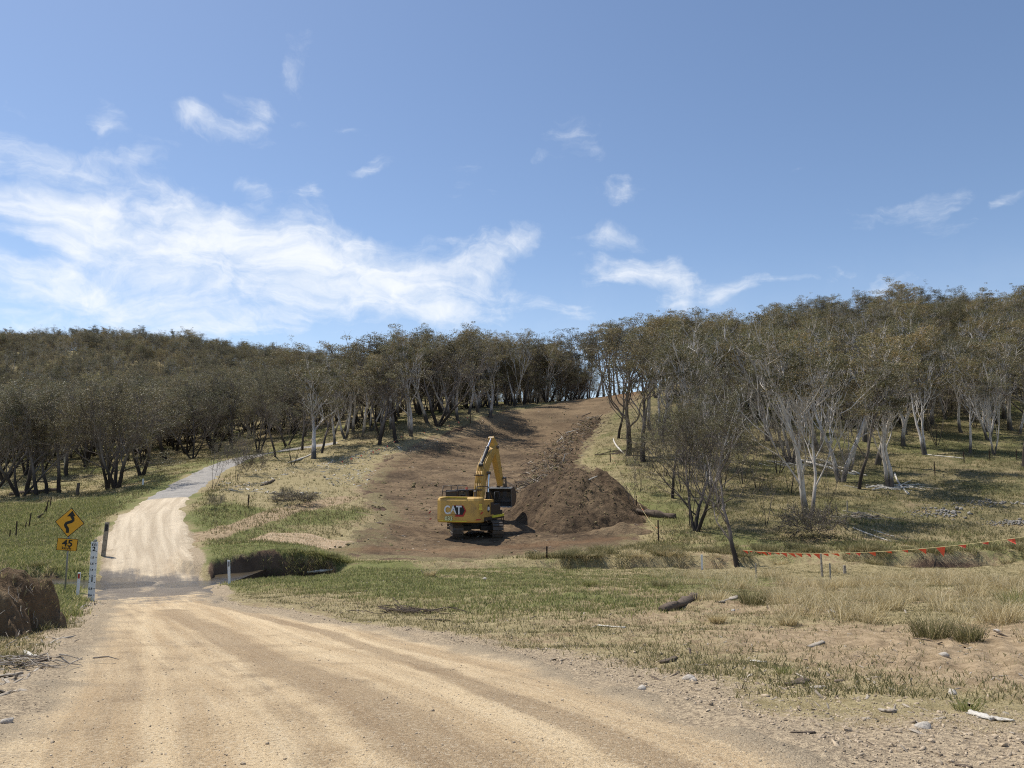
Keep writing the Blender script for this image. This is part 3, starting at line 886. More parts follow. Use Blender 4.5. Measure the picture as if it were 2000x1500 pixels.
# ------------------------------------------------------------------ heaps of soil
def mound(name, bump, bbox, res, mat, label, cat, sink=.12, attrs=None, group=None):
    x0, x1, y0, y1 = bbox
    nx, ny = int((x1 - x0) / res) + 1, int((y1 - y0) / res) + 1
    X, Y = np.meshgrid(np.linspace(x0, x1, nx), np.linspace(y0, y1, ny))
    b = bump(X.ravel(), Y.ravel())
    z = H(X.ravel(), Y.ravel()) + b - sink
    i = np.arange(nx * ny).reshape(ny, nx)
    q = np.stack([i[:-1, :-1], i[:-1, 1:], i[1:, 1:], i[1:, :-1]], -1).reshape(-1, 4)
    q = q[(b[q] > 0.0).any(1)]
    used = np.unique(q); rm = np.full(nx * ny, -1); rm[used] = np.arange(len(used))
    loc = Vector((X.ravel()[used].mean(), Y.ravel()[used].mean(), z[used].min()))
    V = np.stack([X.ravel(), Y.ravel(), z], -1)[used] - np.array(loc)
    me = mesh_np(name, V, [rm[q]], mat, True)
    zz = attrs(X.ravel()[used], Y.ravel()[used]) if attrs else [np.zeros(len(used))] * 4
    set_zone(me, *zz)
    o = link(name, me)
    o.location = loc
    return tag(o, label, cat, group)


HC = np.array(P(1114, 985, 57.5)[:2])


def heap_bump(x, y):
    dx, dy = x - HC[0], y - HC[1]
    px_, py_ = dx - .2, dy - .9
    fc = [(-px_ * .93 - py_ * .36) / 4.4, (px_ * .42 - py_ * .91) / 5.4, (px_ * .95 + py_ * .3) / 4.2, py_ / 4.0]
    d = np.log(sum(np.exp(9 * f) for f in fc)) / 9 + .10 * fbm(x * .5, y * .5, 81, 3)
    a = 5.0 * (1 - d)
    d2 = np.hypot((dx - 2.3) / 1.0, (dy - 2.6) / 1.1) + .6 * fbm(x * .6, y * .6, 82, 3)
    b = 3.7 * (1 - d2 / 3.9)
    h = np.maximum(a, b)
    h = np.where(h > 3.2, 3.2 + (h - 3.2) * .7, h)
    return h + .42 * fbm(x * 1.3, y * 1.3, 83, 4) + .24 * fbm(x * 4, y * 4, 84, 3) - .05


mound("soil_heap", heap_bump, (HC[0] - 7, HC[0] + 8, HC[1] - 7, HC[1] + 9), .11, M['heap'], "tall cone of dug brown soil beside the excavator bucket", "soil heap")
WR = np.array([hit(u, v) for (u, v) in [(1030, 990), (1050, 950), (1080, 900), (1120, 855), (1165, 815)]])


def windrow_bump(x, y):
    d, s = poly_info(x, y, WR)
    L = np.hypot(*np.diff(WR, axis=0).T).sum()
    wv = np.interp(s, [0, L * .3, L * .8, L], [2.6, 3.4, 3.2, 1.4])
    r = np.abs(d) / wv + .35 * fbm(x * .35, y * .35, 86, 3)
    end = smooth(s, 0, 2) * smooth(L - s, 0, 4)
    return 1.05 * (1 - r) * (.3 + .7 * end) + .55 * fbm(x * .9, y * .9, 87, 4) + .35 * fbm(x * 3, y * 3, 88, 3) - .1


mound("debris_windrow", windrow_bump, (WR[:, 0].min() - 4, WR[:, 0].max() + 5, WR[:, 1].min() - 4, WR[:, 1].max() + 5), .22, M['heap'], "long rough ridge of pushed-up soil and roots along the right edge of the cleared slope", "windrow")
SH = Vector(hit(1210, 1040) + (0,))
mound("clod_pile", lambda x, y: .8 * (1 - np.hypot((x - SH.x) / 2.4, (y - SH.y) / 1.3)) + .5 * fbm(x * 1.3, y * 1.3, 91, 4), (SH.x - 3, SH.x + 3, SH.y - 2, SH.y + 2), .1, M['heap'],
      "low lumpy pile of clods at the right foot of the tall soil cone", "soil pile", attrs=lambda x, y: [0 * x, .5 + 0 * x, 0 * x, 0 * x])

# earth bank with roots at the left edge of the picture
EB = Vector(hit(-38, 1240) + (0,))


def bank_bump(x, y):
    d = np.maximum(np.abs((x - EB.x + .5) / 1.45), np.abs((y - EB.y - .4) / .95)) + .50 * fbm(x * 1.6, y * 1.6, 95, 4)
    d = d + .16 * fbm(x * 5, y * 1.5, 98, 3)
    return 1.12 * (1 - smooth(d, .60, 1.05)) * (1 - .45 * smooth(x - EB.x, -.1, 1.1)) + .40 * fbm(x * 2.6, y * 2.6, 96, 4) + .16 * fbm(x * 11, y * 11, 99, 3) - .12 * smooth(d, .7, 1)


mound("root_bank", bank_bump, (EB.x - 3.2, EB.x + 1.6, EB.y - 1.6, EB.y + 2.2), .03, M['heap'], "crumbling brown earth bank with hanging roots at the left edge of the road", "earth bank",
      attrs=lambda x, y: [0 * x, .35 + .4 * fbm(x * 2, y * 2, 97, 2), 0 * x, 0 * x])


# ------------------------------------------------------------------ excavator
def build_excavator():
    ex_p = Vector(hit(926, 1047) + (0,)); ex_p.z = ground(ex_p.x, ex_p.y) - .06
    root = empty("excavator", ex_p, "yellow tracked excavator with dusty boom raised beside the soil heap", "excavator")
    RH = Matrix.Rotation(math.radians(-17), 4, 'Z')      # house swung to the right
    RU = Matrix.Rotation(math.radians(9), 4, 'Z')        # tracks turned a little left
    # --- undercarriage
    for sx in (-1, 1):
        t = MB(RU)
        zc, r, yl = .56, .50, 1.95
        per = 4 * yl + 2 * math.pi * r
        n = 50

        def path(s):
            s %= per
            if s < 2 * yl: return (-yl + s, zc + r, 0.0)
            s -= 2 * yl
            if s < math.pi * r:
                a = s / r; return (yl + r * math.sin(a), zc + r * math.cos(a), -a)
            s -= math.pi * r
            if s < 2 * yl: return (yl - s, zc - r, math.pi)
            s -= 2 * yl
            a = s / r; return (-yl - r * math.sin(a), zc - r * math.cos(a), math.pi - a)
        for k in range(n):
            y, z, a = path(k * per / n)
            Mx = Matrix.Translation((sx * 1.30, y, z)) @ Matrix.Rotation(a, 4, 'X')
            t.box((0, 0, .02), (.70, per / n * .90, .045), Mx)
            t.box((0, -.06, .06), (.70, .028, .05), Mx)
            t.box((0, .02, .052), (.70, .022, .03), Mx)
            t.box((0, 0, -.04), (.20, per / n * .8, .07), Mx)
        tr = t.build("track", M['track'], root)
        fr = MB(RU); fr.box((sx * 1.30, 0, .56), (.40, 3.5, .38)); fr.box((sx * 1.30, 0, .78), (.30, 3.0, .10))
        fr.build("track_frame", M['black'], tr, .02)
        sp = MB(RU); sp.cyl((sx * 1.30 - .20, -1.95, .56), (sx * 1.30 + .20, -1.95, .56), .40, 22); sp.cyl((sx * 1.30 - .27, -1.95, .56), (sx * 1.30 + .27, -1.95, .56), .24, 18)
        for k in range(12):
            a = k * math.pi / 6
            sp.box((sx * 1.30, -1.95 + .42 * math.cos(a), .56 + .42 * math.sin(a)), (.10, .09, .09))
        sp.build("drive_sprocket", M['steel'], tr)
        idl = MB(RU); idl.cyl((sx * 1.30 - .17, 1.95, .56), (sx * 1.30 + .17, 1.95, .56), .41, 22); idl.cyl((sx * 1.30 - .25, 1.95, .56), (sx * 1.30 + .25, 1.95, .56), .15, 14)
        idl.build("idler_wheel", M['steel'], tr)
        for k in range(7):
            ro = MB(RU); y = -1.35 + k * .45
            ro.cyl((sx * 1.30 - .24, y, .22), (sx * 1.30 + .24, y, .22), .13, 12)
            ro.build("roller", M['steel'], tr)
    u = MB(RU)
    u.box((0, 0, .78), (1.7, 1.5, .42)); u.box((-.8, .9, .66), (1.0, .5, .34)); u.box((.8, .9, .66), (1.0, .5, .34)); u.box((-.8, -.9, .66), (1.0, .5, .34)); u.box((.8, -.9, .66), (1.0, .5, .34))
    cb = u.build("undercarriage_frame", M['black'], root, .03)
    sb = MB(); sb.cyl((0, 0, .98), (0, 0, 1.22), .72, 32); sb.build("swing_bearing", M['steel'], cb)
    # --- house
    d = MB(RH)
    d.box((0, -.55, 1.30), (2.86, 4.3, .22)); d.box((1.05, 1.55, 1.28), (.78, 1.2, .16)); d.box((-.98, 1.55, 1.28), (.95, 1.5, .18)); d.box((0, .6, 1.45), (.9, 1.2, .5))
    deck = d.build("revolving_deck", M['black'], root, .02)
    st = MB(RH); st.box((1.43, .75, 1.40), (.12, 2.5, .16)); st.box((1.30, 1.98, 1.40), (.38, .10, .16)); st.build("side_rail", M['yellow_hi'], deck, .015)
    s2 = MB(RH)
    for z in (.72, 1.02): s2.box((1.30, 1.7, z), (.36, .42, .05))
    s2.box((1.47, 1.5, .95), (.04, .05, .55)); s2.box((1.47, 1.9, .95), (.04, .05, .55)); s2.build("step", M['black'], deck)

    def ring(k, z, dy=0.0):
        o = [(-1.49, -2.25), (-1.49, -2.86), (-1.40, -3.10), (-1.12, -3.26), (-.6, -3.34), (.6, -3.34), (1.12, -3.26), (1.40, -3.10), (1.49, -2.86), (1.49, -2.25)]
        return [(x * k, min(-2.25, y * (1 - (1 - k) * .8) + dy), z) for x, y in o]
    c = MB(RH)
    c.loft([ring(.975, 1.13, .06), ring(.995, 1.20), ring(1.0, 1.34), ring(1.0, 2.52), ring(.985, 2.66, .03), ring(.93, 2.745, .10)])
    cw = c.build("counterweight", M['yellow'], root, .03)
    yb = -3.352
    # emblem: black six-sided badge with a red edge, white letters, yellow triangle
    lg = MB(RH)
    put_poly(lg, [(-.20, 2.23), (.47, 2.23), (.66, 1.90), (.47, 1.52), (-.12, 1.52), (-.02, 1.66), (.40, 1.66), (.53, 1.90), (.40, 2.12), (-.20, 2.12)], yb - .004, .012)
    lg.build("badge_edge", M['red'], cw)
    lg = MB(RH); put_poly(lg, [(-.30, 2.20), (.43, 2.20), (.57, 1.90), (.42, 1.64), (-.06, 1.64), (-.30, 1.70)], yb - .009, .012)
    lg.build("badge", M['sign_black'], cw)
    lt = MB(RH); put_text(lt, "CAT", .74, -.23, 1.94, yb - .020, .018, .82); lt.build("lettering", M['white'], cw)
    tg = MB(RH); put_poly(tg, [(-.42, 1.67), (-.02, 1.67), (-.22, 1.93)], yb - .028, .006); tg.build("emblem_triangle", M['yellow'], cw)
    nm = MB(RH); put_text(nm, "033", .34, -.52, 1.40, yb - .008, .022, 1.05); nm.build("number_outline", M['sign_black'], cw)
    nm = MB(RH); put_text(nm, "033", .34, -.52, 1.40, yb - .016, .010, 1.05); nm.build("fleet_number", M['number'], cw)
    hv = MB(RH); hv.box((-.25, yb + .002, 1.235), (1.9, .012, .045)); hv.build("reflective_strip", M['yellow_hi'], cw)
    hv = MB(RH); hv.box((-.30, -3.18, 2.735), (1.9, .20, .018)); hv.build("top_strip", M['yellow_hi'], cw)
    for sx, rx in ((-1.16, 1), (1.02, 1)):
        rf = MB(RH @ Matrix.Translation((sx, 0, 0)) @ Matrix.Rotation(math.radians(13 if sx < 0 else -11) * -1, 4, 'Z'))
        put_poly(rf, [(-.11, 1.68), (.03, 1.83), (.13, 1.83), (-.01, 1.68)], -3.29, .012); rf.build("red_marker", M['red'], cw)
    for sx, w in ((-1.20, .22), (.98, .36)):
        rf = MB(RH @ Matrix.Translation((sx, 0, 0)) @ Matrix.Rotation(math.radians(11 if sx < 0 else -8) * -1, 4, 'Z'))
        put_poly(rf, [(-w / 2, 1.30), (-w / 2 + .08, 1.38), (w / 2, 1.38), (w / 2 - .06, 1.30)], -3.30, .012); rf.build("red_reflector", M['red'], cw)
    gr = MB(RH @ Matrix.Translation((1.02, 0, 0)) @ Matrix.Rotation(math.radians(10), 4, 'Z'))
    for k in range(5): gr.box((0, -3.27, 1.98 + k * .075), (.19, .012, .038))
    gr.build("vent_label", M['yellow_hi'], cw)
    # engine hood, side panels
    h = MB(RH); h.box((.05, -1.45, 1.98), (2.3, 1.55, 1.14)); hood = h.build("engine_hood", M['yellow'], root, .05)
    h = MB(RH); h.box((.1, -1.35, 2.585), (1.6, 1.1, .06)); h.build("hood_grille", M['black'], hood)
    e = MB(RH); e.cyl((.62, -1.5, 2.55), (.62, -1.5, 3.02), .09, 14); e.cyl((.62, -1.5, 3.0), (.62, -1.68, 3.1), .08, 12); e.build("exhaust_pipe", M['steel'], hood)
    e = MB(RH); e.cyl((-.35, -1.3, 2.55), (-.35, -1.3, 2.82), .17, 16); e.cyl((-.35, -1.3, 2.82), (-.35, -1.3, 2.88), .21, 16); e.build("air_cleaner", M['black'], hood)
    p = MB(RH); p.box((1.32, -1.25, 1.98), (.30, 1.96, 1.12)); sp_ = p.build("side_door", M['yellow'], root, .03)
    p = MB(RH); p.box((1.475, -.62, 1.95), (.012, .62, .80)); p.build("vent_panel", M['black'], sp_)
    p = MB(RH)
    p.add([(1.478, -1.65, 1.95), (1.478, -1.50, 1.72), (1.478, -1.20, 1.72), (1.478, -1.05, 1.95), (1.478, -1.20, 2.22), (1.478, -1.50, 2.22)], [(0, 1, 2, 3, 4, 5)])
    p.build("side_badge", M['sign_black'], sp_)
    p = MB(RH); p.add([(1.482, y, z) for y, z in ((-1.56, 1.85), (-1.14, 1.85), (-1.14, 2.08), (-1.56, 2.08))], [(0, 1, 2, 3)]); p.build("side_lettering", M['white'], sp_)
    f = MB(RH); f.box((1.08, .55, 1.80), (.72, 1.5, .80)); ft = f.build("fuel_tank", M['black'], root, .04)
    f = MB(RH); f.box((1.08, 1.55, 1.58), (.72, .5, .36)); f.build("tool_box", M['black'], ft, .03)
    # cab on the left
    cf = MB(RH)
    x0, x1, y0, y1 = -1.45, -.48, .15, 1.95
    for (x, y) in ((x0 + .05, y0 + .05), (x1 - .05, y0 + .05), (x0 + .05, y1 - .1), (x1 - .05, y1 - .1), (x0 + .05, .95)):
        cf.box((x, y, 2.25), (.10, .10, 1.75))
    cf.box(((x0 + x1) / 2, (y0 + y1) / 2, 1.62), (x1 - x0, y1 - y0, .48)); cf.box(((x0 + x1) / 2, y0 + .06, 2.0), (x1 - x0, .10, .5))
    cf.box(((x0 + x1) / 2, (y0 + y1) / 2, 3.10), (x1 - x0 + .04, y1 - y0 + .04, .12))
    cab = cf.build("cab", M['black'], root, .03)
    for nm_, cc, ss_ in (("rear_window", ((x0 + x1) / 2, y0 + .06, 2.62), (.8, .02, .80)), ("front_window", ((x0 + x1) / 2, y1 - .08, 2.35), (.8, .02, 1.35)),
                         ("side_window", (x0 + .05, .55, 2.4), (.02, .7, 1.2)), ("side_window", (x0 + .05, 1.4, 2.4), (.02, .8, 1.2)), ("side_window", (x1 - .05, 1.0, 2.4), (.02, 1.5, 1.2))):
        g = MB(RH); g.box(cc, ss_); g.build(nm_, M['glass'], cab)
    g = MB(RH); g.cyl((-.7, .4, 3.16), (-.7, .4, 3.20), .09, 12); g.cyl((-.7, .4, 3.20), (-.7, .4, 3.33), .07, 12, .05); g.build("beacon", M['orange'], cab)
    se = MB(RH); se.box((-.95, .85, 1.95), (.5, .5, .14)); se.box((-.95, .62, 2.35), (.48, .12, .75)); se.build("seat", M['black'], cab, .04)
    # handrails round the deck
    def rail(pts, name="handrail"):
        m = MB(RH); m.tube([Vector(q) for q in pts], .026, 8); m.build(name, M['black'], root, smooth_=True)
    rail([(-1.35, -2.5, 2.70), (-1.30, -2.4, 3.42), (-.35, -2.3, 3.46), (-.30, -2.3, 2.70)])
    rail([(-1.33, -2.45, 3.05), (-.33, -2.3, 3.05)])
    rail([(-1.30, -2.4, 3.42), (-1.30, -1.0, 3.42), (-1.30, -.9, 2.5)])
    rail([(.95, -2.3, 2.72), (.98, -2.25, 3.40), (1.3, -2.0, 3.42), (1.40, -1.2, 3.38), (1.42, -.3, 2.5)])
    rail([(.30, -2.3, 2.70), (.32, -2.3, 3.45), (-.30, -2.3, 3.46)])
    rail([(1.42, .0, 2.2), (1.42, .05, 3.0), (1.42, 1.1, 3.0), (1.42, 1.25, 2.2)])
    m = MB(RH); m.box((-.85, -1.9, 2.95), (.78, .5, .42)); m.build("cooling_box", M['black'], root, .04)
    m = MB(RH); m.cyl((1.45, 1.6, 2.4), (1.62, 1.75, 2.75), .02); m.box((1.62, 1.77, 2.85), (.24, .05, .30)); m.build("mirror", M['black'], root)

    # --- boom, stick, bucket: side shapes in the (forward, up) plane
    XB = .10
    ZS = lambda z: 1.9 + (z - 1.9) * .835 if z > 1.9 else z
    def beam(curve, half, w0, w1, name, mat, x=XB, parent=root):
        pts = [Vector((0, a, ZS(b))) for a, b in curve]
        L, R = [], []
        for i, q in enumerate(pts):
            t = (pts[min(i + 1, len(pts) - 1)] - pts[max(i - 1, 0)]).normalized()
            nrm = Vector((0, -t.z, t.y))
            L.append(q + nrm * half[i]); R.append(q - nrm * half[i])
        mb = MB(RH)
        rings = []
        for i in range(len(pts)):
            w = (w0 + (w1 - w0) * i / (len(pts) - 1)) / 2
            rings.append([(x - w, L[i].y, L[i].z), (x + w, L[i].y, L[i].z), (x + w, R[i].y, R[i].z), (x - w, R[i].y, R[i].z)])
        mb.loft(rings)
        return mb.build(name, mat, parent, .03)
    boom_c = [(.45, 1.85), (.62, 2.7), (.85, 3.7), (1.15, 4.55), (1.55, 5.20), (2.10, 5.80), (2.9, 6.42), (3.78, 7.02)]
    boom = beam(boom_c, [.24, .32, .38, .45, .47, .40, .32, .22], .62, .50, "boom", M['yellow'])
    boom_c = [(a, ZS(b)) for a, b in boom_c]
    hs = MB(RH)
    for k, dx in enumerate((-.20, -.08, .04, .16)):
        pts = []
        for i, (a, b) in enumerate(boom_c[:-1]):
            t = Vector((boom_c[i + 1][0] - a, boom_c[i + 1][1] - b)).normalized()
            hf = [.24, .32, .38, .45, .47, .40, .32][i] + .05
            pts.append(Vector((XB + dx, a - t.y * hf, b + t.x * hf)))
        hs.tube(pts, .022, 6)
    hs.build("hydraulic_hoses", M['yellow'], boom, smooth_=True)
    for q in ((1.12, 4.5), (.80, 3.3)):
        bw = MB(RH); bw.box((XB, q[0] - .53, ZS(q[1] + .08)), (.70, .06, .08)); bw.build("hose_clamp", M['black'], boom)
    for q in ((3.78, 7.02, .40), (1.52, 4.75, .46)):
        pn = MB(RH); pn.cyl((XB - q[2], q[0], ZS(q[1])), (XB + q[2], q[0], ZS(q[1])), .12, 16); pn.build("pivot_pin", M['steel'], boom)
    stick = beam([(3.22, 7.86), (3.45, 7.50), (3.80, 7.02), (4.35, 6.05), (4.95, 4.85), (5.50, 3.72)], [.10, .24, .46, .40, .32, .20], .42, .40, "stick", M['yellow'])
    def ram(a, b, x, r, frac, parent, mat, name):
        a, b = Vector((x, a[0], ZS(a[1]))), Vector((x, b[0], ZS(b[1]))); mid = a.lerp(b, frac)
        m = MB(RH); m.cyl(a, mid, r, 16); m.cyl(mid - (b - a).normalized() * .06, mid + (b - a).normalized() * .05, r * 1.18, 16); m.cyl(Vector((x - r, a.y, a.z)), Vector((x + r, a.y, a.z)), r * .9, 12)
        o = m.build(name, mat, parent, smooth_=False)
        m = MB(RH); m.cyl(mid, b, r * .52, 12); m.build("rod", M['chrome'], o)
        m = MB(RH); m.cyl(b - Vector((r, 0, 0)), b + Vector((r, 0, 0)), r * .8, 12); m.build("rod_eye", M['steel'], o)
    ram((1.02, 5.42), (3.26, 7.76), XB, .135, .62, root, M['black'], "stick_cylinder")
    for sx in (-.42, .42):
        ram((1.15, 1.55), (1.52, 4.75), XB + sx, .125, .50, root, M['black'], "boom_cylinder")
    ram((4.62, 6.62), (5.92, 4.42), XB, .11, .62, root, M['black'], "bucket_cylinder")
    lk = MB(RH)
    for sx in (-.24, .24):
        for a, b in (((5.22, 4.28), (5.95, 4.36)), ((5.95, 4.36), (6.10, 3.42))):
            av, bv = Vector((XB + sx, a[0], ZS(a[1]))), Vector((XB + sx, b[0], ZS(b[1])))
            lk.cyl(av, bv, .075, 8)
    lk.cyl((XB - .3, 5.95, ZS(4.36)), (XB + .3, 5.95, ZS(4.36)), .07, 12)
    lk.build("bucket_linkage", M['steel'], root)
    prof = [(5.38, 3.42), (5.75, 3.56), (6.20, 3.46), (6.56, 3.10), (6.66, 2.62), (6.48, 2.16), (6.06, 1.86), (5.52, 1.80)]
    W_ = .86
    prof = [(a, ZS(b)) for a, b in prof]
    mb = MB(RH)
    for i in range(len(prof) - 1):
        a, b = Vector((0, *prof[i])), Vector((0, *prof[i + 1])); t = (b - a).normalized(); nr = Vector((0, t.z, -t.y)) * .05
        mb.loft([[(XB - W_, a.y, a.z), (XB - W_, b.y, b.z), (XB - W_, b.y + nr.y, b.z + nr.z), (XB - W_, a.y + nr.y, a.z + nr.z)], [(XB + W_, a.y, a.z), (XB + W_, b.y, b.z), (XB + W_, b.y + nr.y, b.z + nr.z), (XB + W_, a.y + nr.y, a.z + nr.z)]])
    for sx in (-1, 1):
        x = XB + sx * W_
        mb.loft([[(x - .03, y, z) for y, z in prof], [(x + .03, y, z) for y, z in prof]])
    ear = [(y, ZS(z)) for y, z in ((5.38, 3.42), (5.42, 3.80), (5.60, 3.86), (6.0, 3.62), (6.22, 3.46))]
    for sx in (-.26, .26):
        mb.loft([[(XB + sx - .03, y, z) for y, z in ear], [(XB + sx + .03, y, z) for y, z in ear]])
    bk = mb.build("bucket", M['steel'], root)
    m = MB(RH); m.box((XB, 5.45, 1.80), (2 * W_ + .08, .30, .06)); m.build("cutting_edge", M['bright_steel'], bk)
    for k in range(5):
        m = MB(RH); x = XB - W_ + .14 + k * (2 * W_ - .28) / 4
        m.loft([[(x - .08, 5.34, 1.75), (x + .08, 5.34, 1.75), (x + .08, 5.34, 1.86), (x - .08, 5.34, 1.86)], [(x - .05, 5.12, 1.76), (x + .05, 5.12, 1.76), (x + .05, 5.12, 1.79), (x - .05, 5.12, 1.79)]])
        m.build("tooth", M['bright_steel'], bk)
    m = MB(RH); m.box((XB, 5.42, ZS(3.44)), (2 * W_ + .06, .16, .10)); m.build("bucket_lip", M['wood_white'], bk)
    return root


build_excavator()


# ------------------------------------------------------------------ signs and posts by the road
def post_mesh(mb, h, w, d, lean=0.0):
    mb.loft([[(-w / 2, -d / 2, -.3), (w / 2, -d / 2, -.3), (w / 2, d / 2, -.3), (-w / 2, d / 2, -.3)],
             [(-w / 2 + lean, -d / 2, h), (w / 2 + lean, -d / 2, h), (w / 2 + lean, d / 2, h), (-w / 2 + lean, d / 2, h)]])


def curve_sign():
    p = spot(126, 1156)
    h = top_height(p, 991)
    r = empty("warning_sign", p, "amber diamond winding-road sign above a 45 km/h plate on a grey post", "road sign", rz=math.radians(2))
    k = h / 2.98
    m = MB(); m.cyl((0, .03, -.3), (0, .03, 2.75 * k), .032, 10); m.build("post", M['galv'], r, smooth_=True)
    Rt = Matrix.Rotation(math.radians(4), 4, 'Y')

    def diamond(s, cz):
        return [(0, s + cz), (s, cz), (0, -s + cz), (-s, cz)]
    T = Matrix.Translation((.02, 0, 2.44 * k)) @ Rt
    m = MB(T); put_poly(m, diamond(.525 * k, 0), -.010, .012); pl = m.build("diamond_plate", M['sign_black'], r)
    m = MB(T); put_poly(m, diamond(.495 * k, 0), -.014, .005); m.build("plate_face", M['sign_yellow'], pl)
    # winding arrow
    cen = [(-.035, -.37), (-.035, -.27), (-.055, -.205), (-.115, -.145), (-.14, -.09), (-.11, -.03), (-.03, .005), (.06, .035), (.11, .09), (.105, .15), (.06, .20), (.035, .25)]
    hw = .052
    Lp, Rp = [], []
    for i, c in enumerate(cen):
        t = Vector(cen[min(i + 1, len(cen) - 1)]) - Vector(cen[max(i - 1, 0)]); t.normalize()
        Lp.append((c[0] - t.y * hw, c[1] + t.x * hw)); Rp.append((c[0] + t.y * hw, c[1] - t.x * hw))
    m = MB(T @ Matrix.Scale(k, 4)); vs = [(a, -.019, b) for a, b in Lp] + [(a, -.019, b) for a, b in Rp]; n = len(cen)
    m.add(vs, [(i, i + 1, n + i + 1, n + i) for i in range(n - 1)])
    m.add([(-.125, -.019, .21), (.175, -.019, .235), (.045, -.019, .425)], [(0, 1, 2)])
    m.build("winding_arrow", M['sign_black'], pl)
    T = Matrix.Translation((-.02, 0, 1.66 * k)) @ Rt
    m = MB(T)
    put_poly(m, [(-.395, .235), (.395, .235), (.395, -.235), (-.395, -.235)], -.010, .012); pl = m.build("speed_plate", M['sign_black'], r)
    m = MB(T); put_poly(m, [(-.375, .215), (.375, .215), (.375, -.215), (-.375, -.215)], -.014, .005); m.build("plate_face", M['sign_yellow'], pl)
    m = MB(T); put_text(m, "45", .36, 0, .055, -.019, .009, 1.12); put_text(m, "km/h", .145, 0, -.135, -.019, .004, 1.25); m.build("lettering", M['sign_black'], pl)


curve_sign()


def depth_gauge():
    p = spot(177, 1173)
    r = empty("depth_gauge", p, "white flood depth gauge board with black numbers beside the ford", "depth gauge", rz=math.radians(-3))
    d0 = .42
    m = MB(); m.box((0, .02, (2.30 - d0) / 2 - .15), (.225, .035, 2.30 - d0 + .3)); b = m.build("board", M['white'], r, .006)
    m = MB(); m.box((0, .06, .9), (.07, .05, 2.1)); m.box((0, .03, 2.30 - d0 + .01), (.09, .06, .05)); m.build("back_post", M['galv'], r)
    m = MB()
    y = -.003
    put_text(m, "m", .18, .0, 2.205 - d0, y, .003, 1.2)
    put_text(m, "2", .19, .0, 2.075 - d0, y, .006, 1.1)
    put_text(m, "1", .19, .0, 1.085 - d0, y, .008, 1.1)
    for s, z in (("1.8", 1.8), ("1.6", 1.6), ("1.4", 1.4), ("1.2", 1.2), ("0.8", .8), ("0.6", .6)):
        put_text(m, s, .10, -.035, z - d0, y, .002, 1.05)
    for z in (2.0, 1.8, 1.6, 1.4, 1.2, 1.0, .8, .6):
        m.add([(.07, y, z - d0 - .010), (.112, y, z - d0 - .010), (.112, y, z - d0 + .010), (.07, y, z - d0 + .010)], [(0, 1, 2, 3)])
    for z in (2.0, 1.0):
        m.add([(-.112, y, z - d0 - .010), (-.085, y, z - d0 - .010), (-.085, y, z - d0 + .010), (-.112, y, z - d0 + .010)], [(0, 1, 2, 3)])
    m.build("lettering", M['sign_black'], b)


depth_gauge()


def guide_post(u, v, vt, w, lean, label, mat, refl, rz=0, depth=.03):
    p = spot(u, v); h = top_height(p, vt)
    r = empty("guide_post", p, label, "guide post", rz=math.radians(rz))
    m = MB(); post_mesh(m, h, w, depth, lean); m.build("post", M[mat], r, .005)
    if refl:
        m = MB(); k = lean * .86
        m.box((k, -depth / 2 - .004, h * .84), (w * .62, .008, h * .2)); m.build("reflector", M[refl], r)


guide_post(151, 1164, 1118, .105, .02, "short white guide post with a red reflector between the sign and gauge", 'white', 'red', 0)
guide_post(449, 1141, 1094, .105, -.09, "thin white guide post leaning left at the right edge of the ford", 'white', 'grey_reflector', 0)
guide_post(201, 1086, 1020, .20, .10, "grey weathered timber post on the left verge just beyond the ford", 'wood', 'black', 20, .12)
guide_post(279, 947, 935, .16, 0, "small white guide post on the grass left of the shaded road", 'white', None)


def picket(u, v, vt, w, lean, label, mat='rusty', group=None, cat="fence post", name="fence_post"):
    p = spot(u, v); h = top_height(p, vt)
    m = MB()
    a = w / 2
    if mat in ('rusty', 'white', 'galv'):      # Y-section steel post
        for ang in (90, 210, 330):
            R_ = Matrix.Rotation(math.radians(ang), 4, 'Z')
            m.loft([[tuple(R_ @ Vector(q)) for q in ((0, -.006, -.3), (a, -.006, -.3), (a, .006, -.3), (0, .006, -.3))],
                    [tuple((R_ @ Vector(q)) + Vector((lean, 0, 0))) for q in ((0, -.006, h), (a, -.006, h), (a, .006, h), (0, .006, h))]])
    else:
        n = 8
        rg = lambda z, rr, o: [(o + rr * math.cos(6.283 * k / n), rr * math.sin(6.283 * k / n), z) for k in range(n)]
        m.loft([rg(-.3, a, 0), rg(h * .5, a * .95, lean * .45), rg(h, a * .8, lean)])
    o = m.build(name, M[mat], None)
    o.location = p
    tag(o, label, cat, group)
    return p, h


FP = "fence posts on the grassy left verge"
for u, v, vt, w, ln, mat, lb in [(19, 1052, 1035, .08, 0, 'rusty', "shortest rusty picket at the far left of the verge fence"), (31, 1051, 1018, .09, 0, 'rusty', "tall upright rusty picket second from the left in the verge fence"),
                                 (48, 1032, 1019, .07, .1, 'rusty', "thin leaning picket third from the left in the verge fence"), (56, 1030, 1002, .09, .1, 'rusty', "tall dark picket left of the amber sign in the verge fence"),
                                 (70, 1013, 1003, .22, .5, 'wood_dark', "stubby dark timber post leaning right in the verge fence"), (84, 1003, 988, .09, .25, 'rusty', "leaning picket just past the stubby timber post"),
                                 (90, 1001, 977, .09, .1, 'rusty', "tallest dark picket of the pair left of the sign top"), (97, 991, 971, .09, .08, 'rusty', "last visible picket of the verge fence before the trees"),
                                 (150, 968, 943, .30, .1, 'wood_dark', "thick brown stump-like strainer post at the far end of the verge fence")]:
    picket(u, v, vt, w, ln, lb, mat, FP)
